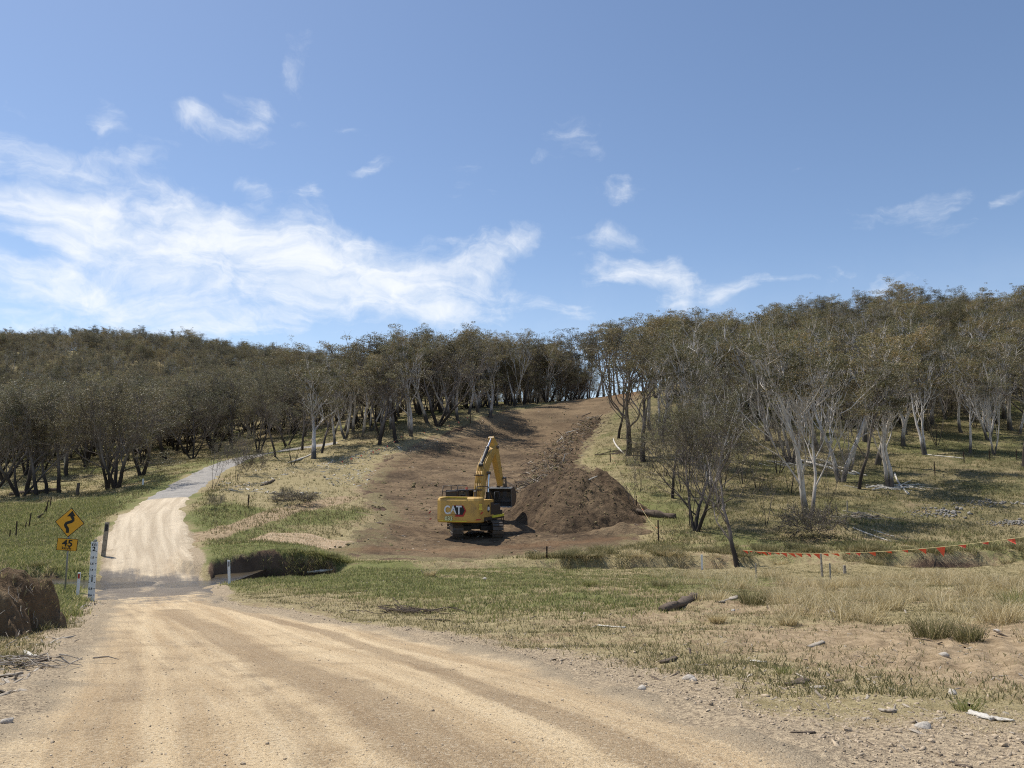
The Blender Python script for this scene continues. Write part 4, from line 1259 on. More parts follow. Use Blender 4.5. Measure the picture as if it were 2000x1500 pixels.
for u, v, vt, w, ln, mat, lb in [(1068, 1092, 1067, .10, 0, 'rusty', "short rusty picket standing alone below the soil heap"), (1371, 1112, 1083, .11, .0, 'white', "white-topped picket left of the flagged thin tree"),
                                 (1477, 1130, 1100, .07, 0, 'wood', "thin grey stake just right of the flagged tree"), (1606, 1127, 1081, .11, -.02, 'wood', "tallest pale stake under the middle of the flag line"),
                                 (1622, 1134, 1100, .07, 0, 'galv', "thin grey picket beside the tallest pale stake"), (1650, 1120, 1104, .16, 0, 'wood', "short square stake by the dark creek bank"),
                                 (1826, 929, 901, .10, 0, 'rusty', "dark picket on the hillside above the right end of the flag line"), (1883, 905, 882, .10, 0, 'rusty', "second dark picket up the right hillside fence"),
                                 (1933, 897, 877, .10, 0, 'rusty', "third dark picket up the right hillside fence"), (1986, 899, 877, .10, 0, 'rusty', "hillside picket nearest the right edge of the picture"),
                                 (484, 992, 966, .10, .05, 'rusty', "lone dark picket on the grassy bank between road and clearing"), (1655, 1000, 978, .10, .02, 'wood', "grey stick-like stake among fallen branches on the right")]:
    picket(u, v, vt, w, ln, lb, mat)


# ------------------------------------------------------------------ flag lines
def flag_line(name, pts, sag, flags, label, r=.008, size=.3):
    """pts: world points the cord hangs from; flags: fractions along it"""
    pts = [Vector(p) for p in pts]
    root = empty(name, pts[0], label, "flag line")
    dense = []
    for i, (a, b) in enumerate(zip(pts[:-1], pts[1:])):
        for k in range(24):
            t = k / 24
            q = a.lerp(b, t); q.z -= sag[i] * 4 * t * (1 - t)
            dense.append(q - pts[0])
    dense.append(pts[-1] - pts[0])
    m = MB(); m.tube(dense, r, 5); m.build("cord", M['rope'], root)
    for k, f in enumerate(flags):
        i = min(int(f * (len(dense) - 1)), len(dense) - 2)
        q = dense[i].lerp(dense[i + 1], f * (len(dense) - 1) - i)
        t = (dense[i + 1] - dense[i]).normalized()
        s = size * random.uniform(.75, 1.15)
        tilt = random.uniform(-.7, .7); sw = Vector((t.x * tilt * 1.2 + .55, -.5 + random.uniform(-.3, .6), -random.uniform(.35, 1.0))).normalized()
        m = MB()
        a, b = q - t * s * .5, q + t * s * .5
        c = q + sw * s * random.uniform(.45, 1.0); mid = q + sw * s * .5 + Vector((0, random.uniform(-.06, .06), 0))
        vs = [a, b, b.lerp(c, .55) + Vector((.02, .03, 0)), c, a.lerp(c, .45) + Vector((0, -.03, 0))]
        off = Vector((0.004, .006, .002))
        m.loft([[tuple(x) for x in vs], [tuple(x + off) for x in vs]])
        m.build("flag", M['orange'], root)
    return root


tp = spot(1439, 1107)
rp = Vector(P(2085, 1060, 26.0)); rp.z = ground(rp.x, rp.y)
end_t = Vector(P(2085, 1036, 26.0))
mm = MB(); post_mesh(mm, end_t.z - rp.z + .1, .09, .09); o_ = mm.build("flag_stake", M['wood'], None); o_.location = rp + Vector((0, .06, 0)); tag(o_, "timber stake holding the right end of the flag line", "stake")
a_ = Vector(P(1446, 1074, tp.y - .12))
fl = [.02, .045, .075, .10, .13, .16, .19, .22, .25, .285, .32, .35, .385, .43, .465, .51, .56, .61, .66, .71, .765, .82, .88, .93]
flag_line("flag_bunting", [a_, end_t], [.42], fl, "long cord of orange flags from the thin bare tree to the right edge", .010, .42)
p1, h1 = picket(1286, 1057, 1016, .10, 0, "rusty picket at the lower end of the flag line right of the soil heap")
p2, h2 = picket(1192, 903, 878, .12, .0, "rusty picket at the upper end of the flag line beside the debris ridge")
p3, h3 = picket(1243, 1000, 968, .10, .0, "rusty picket halfway along the short flag line beside the soil heap")
flag_line("flag_bunting", [p1 + Vector((0, -.07, h1 * .55)), p3 + Vector((0, -.07, h3 * .85)), p2 + Vector((0, -.07, h2 * .8))], [.25, .5], [.06, .14, .20, .25, .30, .36, .9, .95], "short sagging cord with orange flags down the right side of the soil heap", .008, .42)
p4, h4 = picket(787, 862, 844, .12, 0, "rusty picket by the multi-stemmed gum at the clearing's left edge")
p5, h5 = picket(919, 826, 808, .12, 0, "rusty picket on the grassy top left edge of the clearing")
q6, q7 = spot(735, 884), spot(655, 906)
flag_line("flag_bunting", [q7 + Vector((0, 0, .15)), q6 + Vector((0, 0, .3)), p4 + Vector((0, -.07, h4 * .7)), p5 + Vector((0, -.07, h5 * .8))], [.05, .2, .6], [.05, .12, .2, .3, .33, .36, .46, .55, .64, .68, .76, .82, .88, .93, .98],
          "fallen cord of orange flags along the left edge of the clearing", .010, .34)


# ------------------------------------------------------------------ trees
def rnd_unit():
    while True:
        v = Vector((random.uniform(-1, 1), random.uniform(-1, 1), random.uniform(-1, 1)))
        if .1 < v.length < 1: return v.normalized()


class TreeMaker:
    def __init__(self, seed, **k):
        random.seed(seed)
        self.np = np.random.default_rng(seed)
        self.k = dict(h=10.0, stems=2, spread=.30, r0=.15, fork=.30, nb=6, nsub=4, ntw=3, ang=.75, up=.35, crown0=.42, leaves=70, clump=(.55, .32), leaf=(.16, .055), wiggle=.18, dead=False, flat=.55, lean=(0, 0), twr=.016, sub_len=.5, droop=0, drop=.58)
        self.k.update(k)
        self.V, self.Q, self.tips = [], [], []
        self.nv = 0

    def tube(self, pts, r0, r1, n):
        m = len(pts)
        ref = Vector((.31, .77, .55))
        for i, p in enumerate(pts):
            t = (pts[min(i + 1, m - 1)] - pts[max(i - 1, 0)]).normalized()
            a = t.cross(ref).normalized(); b = t.cross(a)
            r = r0 + (r1 - r0) * (i / (m - 1)) ** .8
            for k in range(n):
                q = 6.2832 * k / n
                self.V.append(p + a * (r * math.cos(q)) + b * (r * math.sin(q)))
        for i in range(m - 1):
            for k in range(n):
                b0 = self.nv + i * n
                self.Q.append((b0 + k, b0 + (k + 1) % n, b0 + n + (k + 1) % n, b0 + n + k))
        self.nv += m * n

    def limb(self, p, d, L, nseg, up, wig):
        pts = [p.copy()]
        for i in range(nseg):
            d = (d + Vector((0, 0, up / nseg)) + rnd_unit() * wig).normalized()
            p = p + d * (L / nseg)
            pts.append(p.copy())
        return pts, d

    def grow(self):
        K = self.k
        h = K['h']
        for s in range(K['stems']):
            a = 6.283 * (s + random.uniform(-.25, .25)) / max(K['stems'], 1) + K.get('rot', 0)
            tilt = K['spread'] * random.uniform(.6, 1.25) if K['stems'] > 1 else K['spread'] * .3
            d = Vector((math.cos(a) * tilt + K['lean'][0], math.sin(a) * tilt + K['lean'][1], 1)).normalized()
            L = h * random.uniform(.72, .92)
            off = .12 * h * .05 if K['stems'] > 1 else 0
            p0 = Vector((math.cos(a) * off, math.sin(a) * off, -.35))
            pts, _ = self.limb(p0, d, L, 12, K['up'], K['wiggle'] * .55)
            r0 = K['r0'] * random.uniform(.75, 1.1) / (K['stems'] ** .35)
            self.tube([pts[0]] + pts[1:], r0 * 1.15, r0 * .22, 8)
            nb = K['nb']
            for b in range(nb):
                t = K['fork'] + (1 - K['fork']) * (b + random.uniform(.1, .9)) / nb
                self.branch(pts, t, L, r0, h)
            self.sub(pts[-1], (pts[-1] - pts[-2]).normalized(), h * .16, r0 * .22, h)

    def branch(self, pts, t, L, r0, h):
        K = self.k
        i = min(int(t * (len(pts) - 1)), len(pts) - 2)
        p = pts[i].lerp(pts[i + 1], t * (len(pts) - 1) - i)
        axis = (pts[i + 1] - pts[i]).normalized()
        side = axis.cross(rnd_unit()).normalized()
        a = K['ang'] * random.uniform(.75, 1.2)
        d = axis * math.cos(a) + side * math.sin(a)
        BL = h * (.50 - .26 * t) * random.uniform(.8, 1.2)
        r = r0 * (1 - .75 * t) * .55
        bp, dd = self.limb(p, d, BL, 7, K['up'] * 1.7, K['wiggle'])
        self.tube(bp, r, r * .3, 5)
        for s in range(K['nsub']):
            t2 = .35 + .65 * (s + random.uniform(.2, 1)) / K['nsub']
            j = min(int(t2 * (len(bp) - 1)), len(bp) - 2)
            q = bp[j].lerp(bp[j + 1], min(1, t2 * (len(bp) - 1) - j))
            ax = (bp[j + 1] - bp[j]).normalized(); sd = ax.cross(rnd_unit()).normalized()
            a2 = random.uniform(.45, .9)
            self.sub(q, ax * math.cos(a2) + sd * math.sin(a2), BL * K['sub_len'] * random.uniform(.7, 1.2), r * .42, h)

    def sub(self, p, d, L, r, h):
        K = self.k
        sp, dd = self.limb(p, d, L, 4, K['up'] * 1.4, K['wiggle'])
        self.tube(sp, max(r, K['twr'] * 1.7), K['twr'], 4)
        for w in range(K['ntw']):
            j = random.choice((1, 2, 3, 3))
            q = sp[j].lerp(sp[j + 1], random.random())
            d2 = (dd + rnd_unit() * .85 + Vector((0, 0, .25 - K['droop']))).normalized()
            tp, _ = self.limb(q, d2, L * random.uniform(.45, .85), 3, .3, K['wiggle'])
            self.tube(tp, K['twr'], .004, 3)
            if tp[-1].z > h * K['crown0'] * random.uniform(.85, 1.15):
                self.tips.append((tp[-1], tp[1]))
        if sp[-1].z > h * K['crown0']:
            self.tips.append((sp[-1], sp[2]))

    def foliage(self):
        K = self.k
        R = self.np
        Vs, n_all = [], 0
        for tip, mid in self.tips:
            if R.uniform() < K['drop']: continue
            n = int(K['leaves'] * R.uniform(.35, 1.5))
            if n < 3: continue
            c = np.array(tip)
            q_ = R.uniform(.45, 1.45); n = max(3, int(n * q_ ** 1.5))
            sx = K['clump'][0] * q_; sz = K['clump'][1] * q_ * R.uniform(.7, 1.3)
            g = R.normal(0, 1, (n, 3)); g /= np.maximum(np.linalg.norm(g, axis=1, keepdims=True), 1e-6)
            g *= R.uniform(.25, 1, (n, 1)) ** .45
            pos = c + g * np.array([sx, sx, sz]) + np.array([0, 0, .05])
            ll = K['leaf'][0] * R.uniform(.6, 1.3, (n, 1)); lw = K['leaf'][1] * R.uniform(.7, 1.3, (n, 1))
            d = R.normal(0, 1, (n, 3)); d[:, 2] = d[:, 2] * .55 - .25; d /= np.linalg.norm(d, axis=1, keepdims=True)
            u = R.normal(0, 1, (n, 3)); u[:, 2] *= .45; u -= (u * d).sum(1, keepdims=True) * d; u /= np.linalg.norm(u, axis=1, keepdims=True)
            Vs.append(np.stack([pos - d * ll * .5, pos + u * lw * .5, pos + d * ll * .5, pos - u * lw * .5], 1).reshape(-1, 3))
        if not Vs: return None
        return np.concatenate(Vs)

    def meshes(self, name, bark, leaf):
        self.grow()
        tm = mesh_np(name + "_trunk", [v[:] for v in self.V], [self.Q], bark, True)
        V = np.array([v[:] for v in self.V]); L = self.foliage() if not self.k['dead'] else None
        top = max(V[:, 2].max(), L[:, 2].max() if L is not None else 0)
        s = 10.0 / top
        tm.vertices.foreach_set('co', (V * s).astype(np.float32).ravel()); tm.update()
        if L is not None: L = L * s
        cm = None
        if L is not None:
            cm = mesh_np(name + "_crown", L, [np.arange(len(L)).reshape(-1, 4)], leaf)
        return tm, cm


KINDS = {}


def kind(name, n, bark_m, leaf_m, **k):
    KINDS[name] = [TreeMaker(hash_seed(name, i), rot=i * 1.3, **k).meshes(name, M[bark_m], M[leaf_m]) for i in range(n)]


def hash_seed(s, i):
    return sum(ord(c) * (j + 3) for j, c in enumerate(s)) * 31 + i * 101


kind('tall_pale', 6, 'bark_pale', 'leaf', stems=1, fork=.42, nb=9, nsub=5, ntw=4, r0=.22, crown0=.58, leaves=88, ang=.55, up=.60, spread=.5, clump=(.55, .24), twr=.022, wiggle=.24)
kind('multi_pale', 6, 'bark_pale', 'leaf', stems=2, fork=.36, nb=7, nsub=5, ntw=4, r0=.24, crown0=.60, leaves=80, ang=.50, up=.55, spread=.26, clump=(.55, .24), twr=.022, wiggle=.24)
kind('twiggy_pale', 4, 'bark_pale', 'leaf', stems=3, fork=.26, nb=7, nsub=5, ntw=4, r0=.22, crown0=.70, leaves=62, ang=.46, up=.55, spread=.30, clump=(.5, .22), twr=.022, wiggle=.22)
kind('dark_spread', 5, 'bark_dark', 'leaf_dark', stems=3, fork=.20, nb=8, nsub=5, ntw=4, r0=.22, crown0=.22, leaves=48, ang=.75, up=.30, spread=.46, clump=(.55, .26), wiggle=.24, twr=.013)
kind('dark_slim', 4, 'bark_dark', 'leaf_dark', stems=1, fork=.30, nb=10, nsub=4, ntw=4, r0=.19, crown0=.36, leaves=64, ang=.65, up=.42, spread=.7, clump=(.5, .25), wiggle=.30)
kind('bushy', 4, 'bark_dark', 'leaf_dark', stems=4, fork=.12, nb=9, nsub=5, ntw=4, r0=.14, crown0=.08, leaves=50, ang=.8, up=.30, spread=.40, clump=(.6, .35), wiggle=.24, twr=.013)
kind('sapling', 3, 'bark_dark', 'leaf_young', stems=4, fork=.35, nb=6, nsub=4, ntw=3, r0=.07, crown0=.34, leaves=26, ang=.5, up=.4, spread=.32, clump=(.5, .4), leaf=(.13, .05))
kind('bare', 3, 'bark_dark', 'leaf', stems=2, fork=.30, nb=5, nsub=3, ntw=3, r0=.14, crown0=.5, dead=True, ang=.6, up=.4, spread=.3)
kind('forked', 2, 'bark_dark', 'leaf', stems=1, fork=.26, nb=7, nsub=4, ntw=3, r0=.24, crown0=.5, dead=True, ang=.62, up=.45, spread=.3, wiggle=.34, twr=.02)
kind('shrub', 3, 'bark_dark', 'leaf_young', stems=9, fork=.15, nb=6, nsub=3, ntw=3, r0=.06, crown0=.12, leaves=16, ang=.7, up=.2, spread=.7, clump=(.6, .5), h=10, leaf=(.28, .10), twr=.035)
kind('bramble', 2, 'bark_dark', 'leaf_dark', stems=14, fork=.12, nb=7, nsub=5, ntw=3, r0=.07, crown0=.1, leaves=6, ang=.8, up=-.1, spread=1.0, clump=(.7, .6), h=10, leaf=(.4, .16), twr=.045)
kind('dome', 3, 'bark_dark', 'leaf', stems=2, fork=.38, nb=8, nsub=5, ntw=3, r0=.2, crown0=.5, leaves=110, ang=.85, up=.25, spread=.45, clump=(.7, .34))

TREES = []     # (object, pixel u, zone, kind, height)
BARK_WORDS = {'tall_pale': "pale-trunked gum", 'multi_pale': "pale many-stemmed gum", 'twiggy_pale': "grey twiggy gum", 'dark_spread': "dark spreading gum", 'dark_slim': "dark slender gum", 'sapling': "young thin-stemmed gum", 'bare': "leafless grey tree", 'dome': "round-crowned gum", 'bushy': "low bushy gum"}
count_of = {}


def plant(knd, loc, h, rz, zone, u, label=None, name=None, cat=None, group=None, var=None, tilt=None, wide=1.0):
    i = count_of.get(knd, 0); count_of[knd] = i + 1
    tm, cm = KINDS[knd][(i if var is None else var) % len(KINDS[knd])]
    name = name or {'shrub': 'shrub', 'bramble': 'bramble_thicket', 'bare': 'bare_tree', 'forked': 'bare_tree', 'sapling': 'young_gum_tree'}.get(knd, 'gum_tree')
    root = empty(name, loc, label, cat or {'shrub': 'shrub', 'bramble': 'bramble'}.get(knd, 'tree'), group, rz)
    s = h / 10.0
    if label is None:
        wide *= rt.uniform(.85, 1.25)
        root.rotation_euler = (rt.gauss(0, .045), rt.gauss(0, .045), rz)
    root.scale = (s * wide, s * wide, s)
    link("stems" if knd in ('shrub', 'bramble') else "trunk", tm, root)
    if cm is not None:
        link("foliage" if knd in ('shrub', 'bramble') else "crown", cm, root)
    TREES.append((root, u, zone, knd, h, label))
    return root


rt = random.Random(11)
# trees one can point at: base pixel, row of the top, kind, zone
MANUAL = [
    # left of the road
    (40, 969, 745, 'dark_spread', 'left'), (-20, 972, 740, 'dark_spread', 'left'), (52, 965, 760, 'dark_slim', 'left'), (70, 967, 750, 'dark_slim', 'left'), (92, 964, 770, 'dark_slim', 'left'), (116, 962, 745, 'dark_slim', 'left'),
    (211, 955, 722, 'dark_spread', 'left'), (226, 954, 730, 'dark_spread', 'left'), (276, 928, 735, 'dark_spread', 'left'), (323, 897, 725, 'dark_slim', 'left'), (376, 897, 735, 'dark_spread', 'left'), (345, 880, 720, 'dark_slim', 'left'),
    (170, 905, 730, 'dark_spread', 'left'), (250, 900, 735, 'dark_slim', 'left'), (10, 940, 740, 'dark_spread', 'left'), (130, 930, 745, 'dark_slim', 'left'), (420, 885, 715, 'dark_spread', 'left'), (455, 878, 705, 'dark_slim', 'left'),
    # bank between road and clearing
    (416, 956, 850, 'sapling', 'bank'), (463, 942, 830, 'sapling', 'bank'), (571, 909, 770, 'sapling', 'bank'), (538, 893, 740, 'dark_slim', 'bank'), (612, 896, 690, 'tall_pale', 'bank'), (628, 885, 715, 'dark_slim', 'bank'), (653, 869, 690, 'tall_pale', 'bank'), (675, 856, 700, 'multi_pale', 'bank'),
    (706, 854, 690, 'multi_pale', 'bank'), (741, 869, 700, 'dark_slim', 'bank'), (776, 864, 690, 'dark_slim', 'bank'), (803, 852, 636, 'multi_pale', 'bank'), (856, 832, 650, 'dark_spread', 'bank'), (894, 821, 640, 'tall_pale', 'bank'), (934, 805, 632, 'multi_pale', 'bank'), (957, 816, 645, 'tall_pale', 'bank'),
    (590, 880, 705, 'dark_slim', 'bank'), (560, 870, 700, 'dark_spread', 'bank'), (505, 885, 720, 'dark_spread', 'bank'), (690, 845, 680, 'tall_pale', 'bank'), (725, 842, 672, 'multi_pale', 'bank'), (765, 838, 660, 'tall_pale', 'bank'), (835, 825, 652, 'tall_pale', 'bank'), (875, 815, 640, 'multi_pale', 'bank'), (915, 808, 636, 'tall_pale', 'bank'),
    # right of the clearing
    (1208, 856, 690, 'dark_slim', 'middle'), (1228, 890, 650, 'dark_slim', 'middle'), (1258, 903, 622, 'dark_slim', 'middle'), (1269, 840, 620, 'tall_pale', 'middle'), (1290, 850, 640, 'multi_pale', 'middle'), (1314, 973, 790, 'dark_slim', 'middle'),
    (1350, 1031, 780, 'sapling', 'middle'), (1360, 1037, 760, 'dark_spread', 'middle'), (1390, 960, 730, 'twiggy_pale', 'middle'), (1418, 900, 700, 'dark_spread', 'middle'), (1437, 783, 620, 'tall_pale', 'right'), (1471, 789, 600, 'tall_pale', 'right'), (1499, 861, 610, 'tall_pale', 'right'),
    (1579, 1010, 610, 'twiggy_pale', 'right'), (1643, 941, 640, 'multi_pale', 'right'), (1677, 955, 700, 'dark_slim', 'right'), (1713, 908, 625, 'tall_pale', 'right'), (1738, 953, 680, 'multi_pale', 'right'), (1807, 888, 650, 'multi_pale', 'right'),
    (1878, 845, 650, 'tall_pale', 'right'), (1895, 885, 690, 'tall_pale', 'right'), (1940, 888, 700, 'twiggy_pale', 'right'), (1999, 911, 690, 'dark_slim', 'right'), (1848, 818, 640, 'tall_pale', 'right'), (1764, 871, 640, 'tall_pale', 'right'), (1690, 862, 620, 'tall_pale', 'right'), (1643, 822, 600, 'twiggy_pale', 'right'),
    (1545, 905, 620, 'twiggy_pale', 'right'), (1600, 880, 610, 'twiggy_pale', 'right'), (1520, 925, 700, 'sapling', 'right'), (1330, 905, 660, 'multi_pale', 'middle'), (1365, 870, 640, 'twiggy_pale', 'middle'), (1975, 840, 640, 'multi_pale', 'right'), (1830, 870, 690, 'sapling', 'right'),
    (1300, 930, 770, 'sapling', 'middle'), (1330, 962, 790, 'sapling', 'middle'), (1388, 988, 800, 'sapling', 'middle'), (1272, 928, 800, 'sapling', 'middle'), (1450, 945, 770, 'sapling', 'middle'), (1412, 952, 750, 'sapling', 'middle'), (1346, 932, 720, 'sapling', 'middle'), (1250, 960, 850, 'sapling', 'middle'), (1620, 985, 850, 'sapling', 'right'), (1545, 965, 800, 'sapling', 'right'), (1660, 920, 740, 'twiggy_pale', 'right'), (1930, 860, 650, 'twiggy_pale', 'right'), (1480, 960, 800, 'sapling', 'right'),
]
for (u, v, vt, knd, zone) in MANUAL:
    p = spot(u, v)
    h = top_height(p, vt)
    h = min(max(h, 3.0), 19)
    plant(knd, p, h, rt.uniform(0, 6.28), zone, u)
for (u, Y, h, knd) in [(1165, 156, 17, 'tall_pale'), (1178, 160, 17, 'tall_pale'), (1190, 157, 16, 'dark_slim'), (1200, 163, 18, 'tall_pale'), (1213, 158, 17, 'multi_pale'), (1224, 166, 17, 'tall_pale'), (1238, 170, 16, 'multi_pale'), (1268, 158, 17, 'tall_pale'), (1280, 152, 16, 'multi_pale'), (1296, 144, 15, 'tall_pale'), (1254, 178, 17, 'tall_pale'), (1150, 162, 17, 'multi_pale'), (1310, 150, 16, 'tall_pale')]:
    x = P(u, 800, Y)[0]
    plant(knd, Vector((x, Y, ground(x, Y))), h, rt.uniform(0, 6.28), 'crest' if u < 1250 else 'notch', u)
# the big dark leaning tree's neighbour: a thin forked bare tree in front of the creek, where the flag line is tied
p = spot(1438, 1107)
plant('forked', p, top_height(p, 835), .4, 'front', 1438, "thin forked bare tree at the creek, tied with the orange flag line", cat="tree", var=1)
for (u, v, vt, zr, lb, vr) in [(1232, 1003, 905, 1.0, "small grey leafless sapling right of the soil heap", 0), (1405, 985, 880, 2.0, "grey bare sapling behind the forked flag-line tree", 2), (1495, 1030, 935, 3.0, "small bare dark sapling left of the bramble thicket", 1), (742, 858, 655, .5, "tall leafless grey tree among the gums left of the clearing", 0)]:
    p = spot(u, v); plant('bare', p, top_height(p, vt), zr, 'front', u, lb, var=vr)
for (u, v, vt, lb, wd) in [(420, 994, 960, "small round dark shrub on the bank beside the bend", 1.0), (500, 927, 868, "grey twiggy shrub beside the shaded road", 1.0), (478, 928, 880, "leafy shrub at the top of the bank next to the shaded road", .8),
                           (700, 867, 838, "low dark shrub under the gums at the clearing's left edge", 1.6), (728, 866, 842, "second low dark shrub right of the first under the clearing-edge gums", 1.4), (985, 806, 792, "dark grass-like bush at the top left rim of the clearing", 1.6),
                           (560, 975, 945, "bare twiggy shrub standing by the brush pile on the bank", .8)]:
    p = spot(u, v); plant('shrub', p, max(top_height(p, vt), .8), rt.uniform(0, 6), 'shrub', u, lb, wide=wd)
p = spot(1585, 1052); plant('bramble', p, top_height(p, 992) * 1.3, .3, 'shrub', 1585, "large dark bramble thicket at the foot of the many-stemmed gum", wide=.95)
p = spot(575, 982); plant('bramble', p, 1.1, 1.3, 'shrub', 575, "low dark brush pile on the grassy bank", wide=2.2, name="brush_pile", cat="brush")
p = Vector(P(556, 700, 210.0)); p.z = ground(p.x, p.y)
plant('dome', p, max(8, top_height(p, 648)), .2, 'sky', 556, "tall open-crowned gum silhouetted above the far left ridge")
p = Vector(P(365, 660, 330.0)); p.z = ground(p.x, p.y)
plant('dome', p, max(8, top_height(p, 638)), 1.2, 'sky', 365, "broad domed gum standing out on the skyline of the left hill")

# the wood behind: more gums filling the hillsides, front ones first
taken = [(t[0].location.x, t[0].location.y) for t in TREES]


def fill(zone, poly, n, kinds, hr, gap, fn=None):
    pl = np.array(poly, float); made = 0; tries = 0
    while made < n and tries < n * 60:
        tries += 1
        x = rt.uniform(pl[:, 0].min(), pl[:, 0].max()); y = rt.uniform(pl[:, 1].min(), pl[:, 1].max())
        if poly_in(np.array([x]), np.array([y]), pl)[0] < 0: continue
        if min((x - a) ** 2 + (y - b) ** 2 for a, b in taken) < gap * gap: continue
        if road_d(np.array([x]), np.array([y]))[0] > -2.5 or poly_in(np.array([x]), np.array([y]), SOIL_POLY)[0] > -2: continue
        d = math.hypot(x, y)
        z = ground(x, y)
        k = F_PX / y
        u = 1000 + x * k * .99
        if u < -80 or u > 2090: continue
        taken.append((x, y)); made += 1
        plant(rt.choice(kinds), Vector((x, y, z)), rt.uniform(*hr), rt.uniform(0, 6.28), zone, u)


def PX(*l):
    return [P(u, 900, Y)[:2] for u, Y in l]


fill('ridge', PX((640, 108), (960, 136), (1130, 150), (1180, 152), (1190, 166), (1000, 160), (700, 130)), 46, ['tall_pale', 'tall_pale', 'multi_pale', 'dark_slim'], (12, 15.5), 3.2)
fill('crest', PX((1120, 158), (1225, 156), (1228, 185), (1000, 195), (950, 165)), 22, ['tall_pale', 'multi_pale', 'dark_slim'], (14, 17), 3.2)
fill('notch', PX((1280, 128), (1400, 105), (1480, 120), (1420, 150), (1272, 165)), 28, ['tall_pale', 'multi_pale', 'twiggy_pale'], (12, 15.5), 3.3)
fill('upper', PX((1430, 95), (1650, 92), (2060, 84), (2080, 125), (1500, 128)), 50, ['tall_pale', 'tall_pale', 'multi_pale', 'dark_slim', 'multi_pale', 'twiggy_pale'], (9, 14), 4.0)
fill('brow', PX((1430, 128), (2090, 125), (2090, 180), (1480, 182), (1400, 155)), 52, ['tall_pale', 'multi_pale', 'dome'], (8, 14), 4.6)
fill('leftwood', PX((-60, 78), (150, 84), (330, 100), (420, 112), (500, 118), (640, 116), (660, 135), (-60, 135)), 72, ['dark_spread', 'dark_slim', 'dark_spread', 'dark_spread', 'bushy', 'tall_pale'], (9, 12), 3.9)
print("trees placed", len(TREES))

# ------------------------------------------------------------------ labels that tell the trees apart
ORD = ["first", "second", "third", "fourth", "fifth", "sixth", "seventh", "eighth", "ninth", "tenth", "eleventh", "twelfth"] + [f"{n}th" for n in range(13, 21)] + ["21st", "22nd", "23rd"] + [f"{n}th" for n in range(24, 31)] + ["31st", "32nd", "33rd"] + [f"{n}th" for n in range(34, 41)] + [str(n) + {1: "st", 2: "nd", 3: "rd"}.get(n % 10, "th") for n in range(41, 90)]
ZONE_WORDS = {'left': "at the wood's edge left of the road", 'bank': "on the bank left of the clearing", 'middle': "between the soil heap and right hillside", 'right': "on the grassy lower right hillside", 'ridge': "in the tree line above the clearing",
              'crest': "behind the top of the clearing", 'notch': "right of the gap at the clearing's top", 'upper': "halfway up the right hillside", 'brow': "along the brow of the right hill", 'leftwood': "in the wood behind the road bend"}
byk = {}
for t in TREES:
    if t[5] is None: byk.setdefault((t[2], t[3]), []).append(t)
for (zone, knd), l in byk.items():
    l.sort(key=lambda t: t[1])
    for i, t in enumerate(l):
        w = BARK_WORDS[knd]
        t[0]['label'] = (f"only {w} {ZONE_WORDS[zone]}" if len(l) == 1 else f"{ORD[i]} {w} from the left {ZONE_WORDS[zone]}")
        t[0]['group'] = "gums " + ZONE_WORDS[zone]

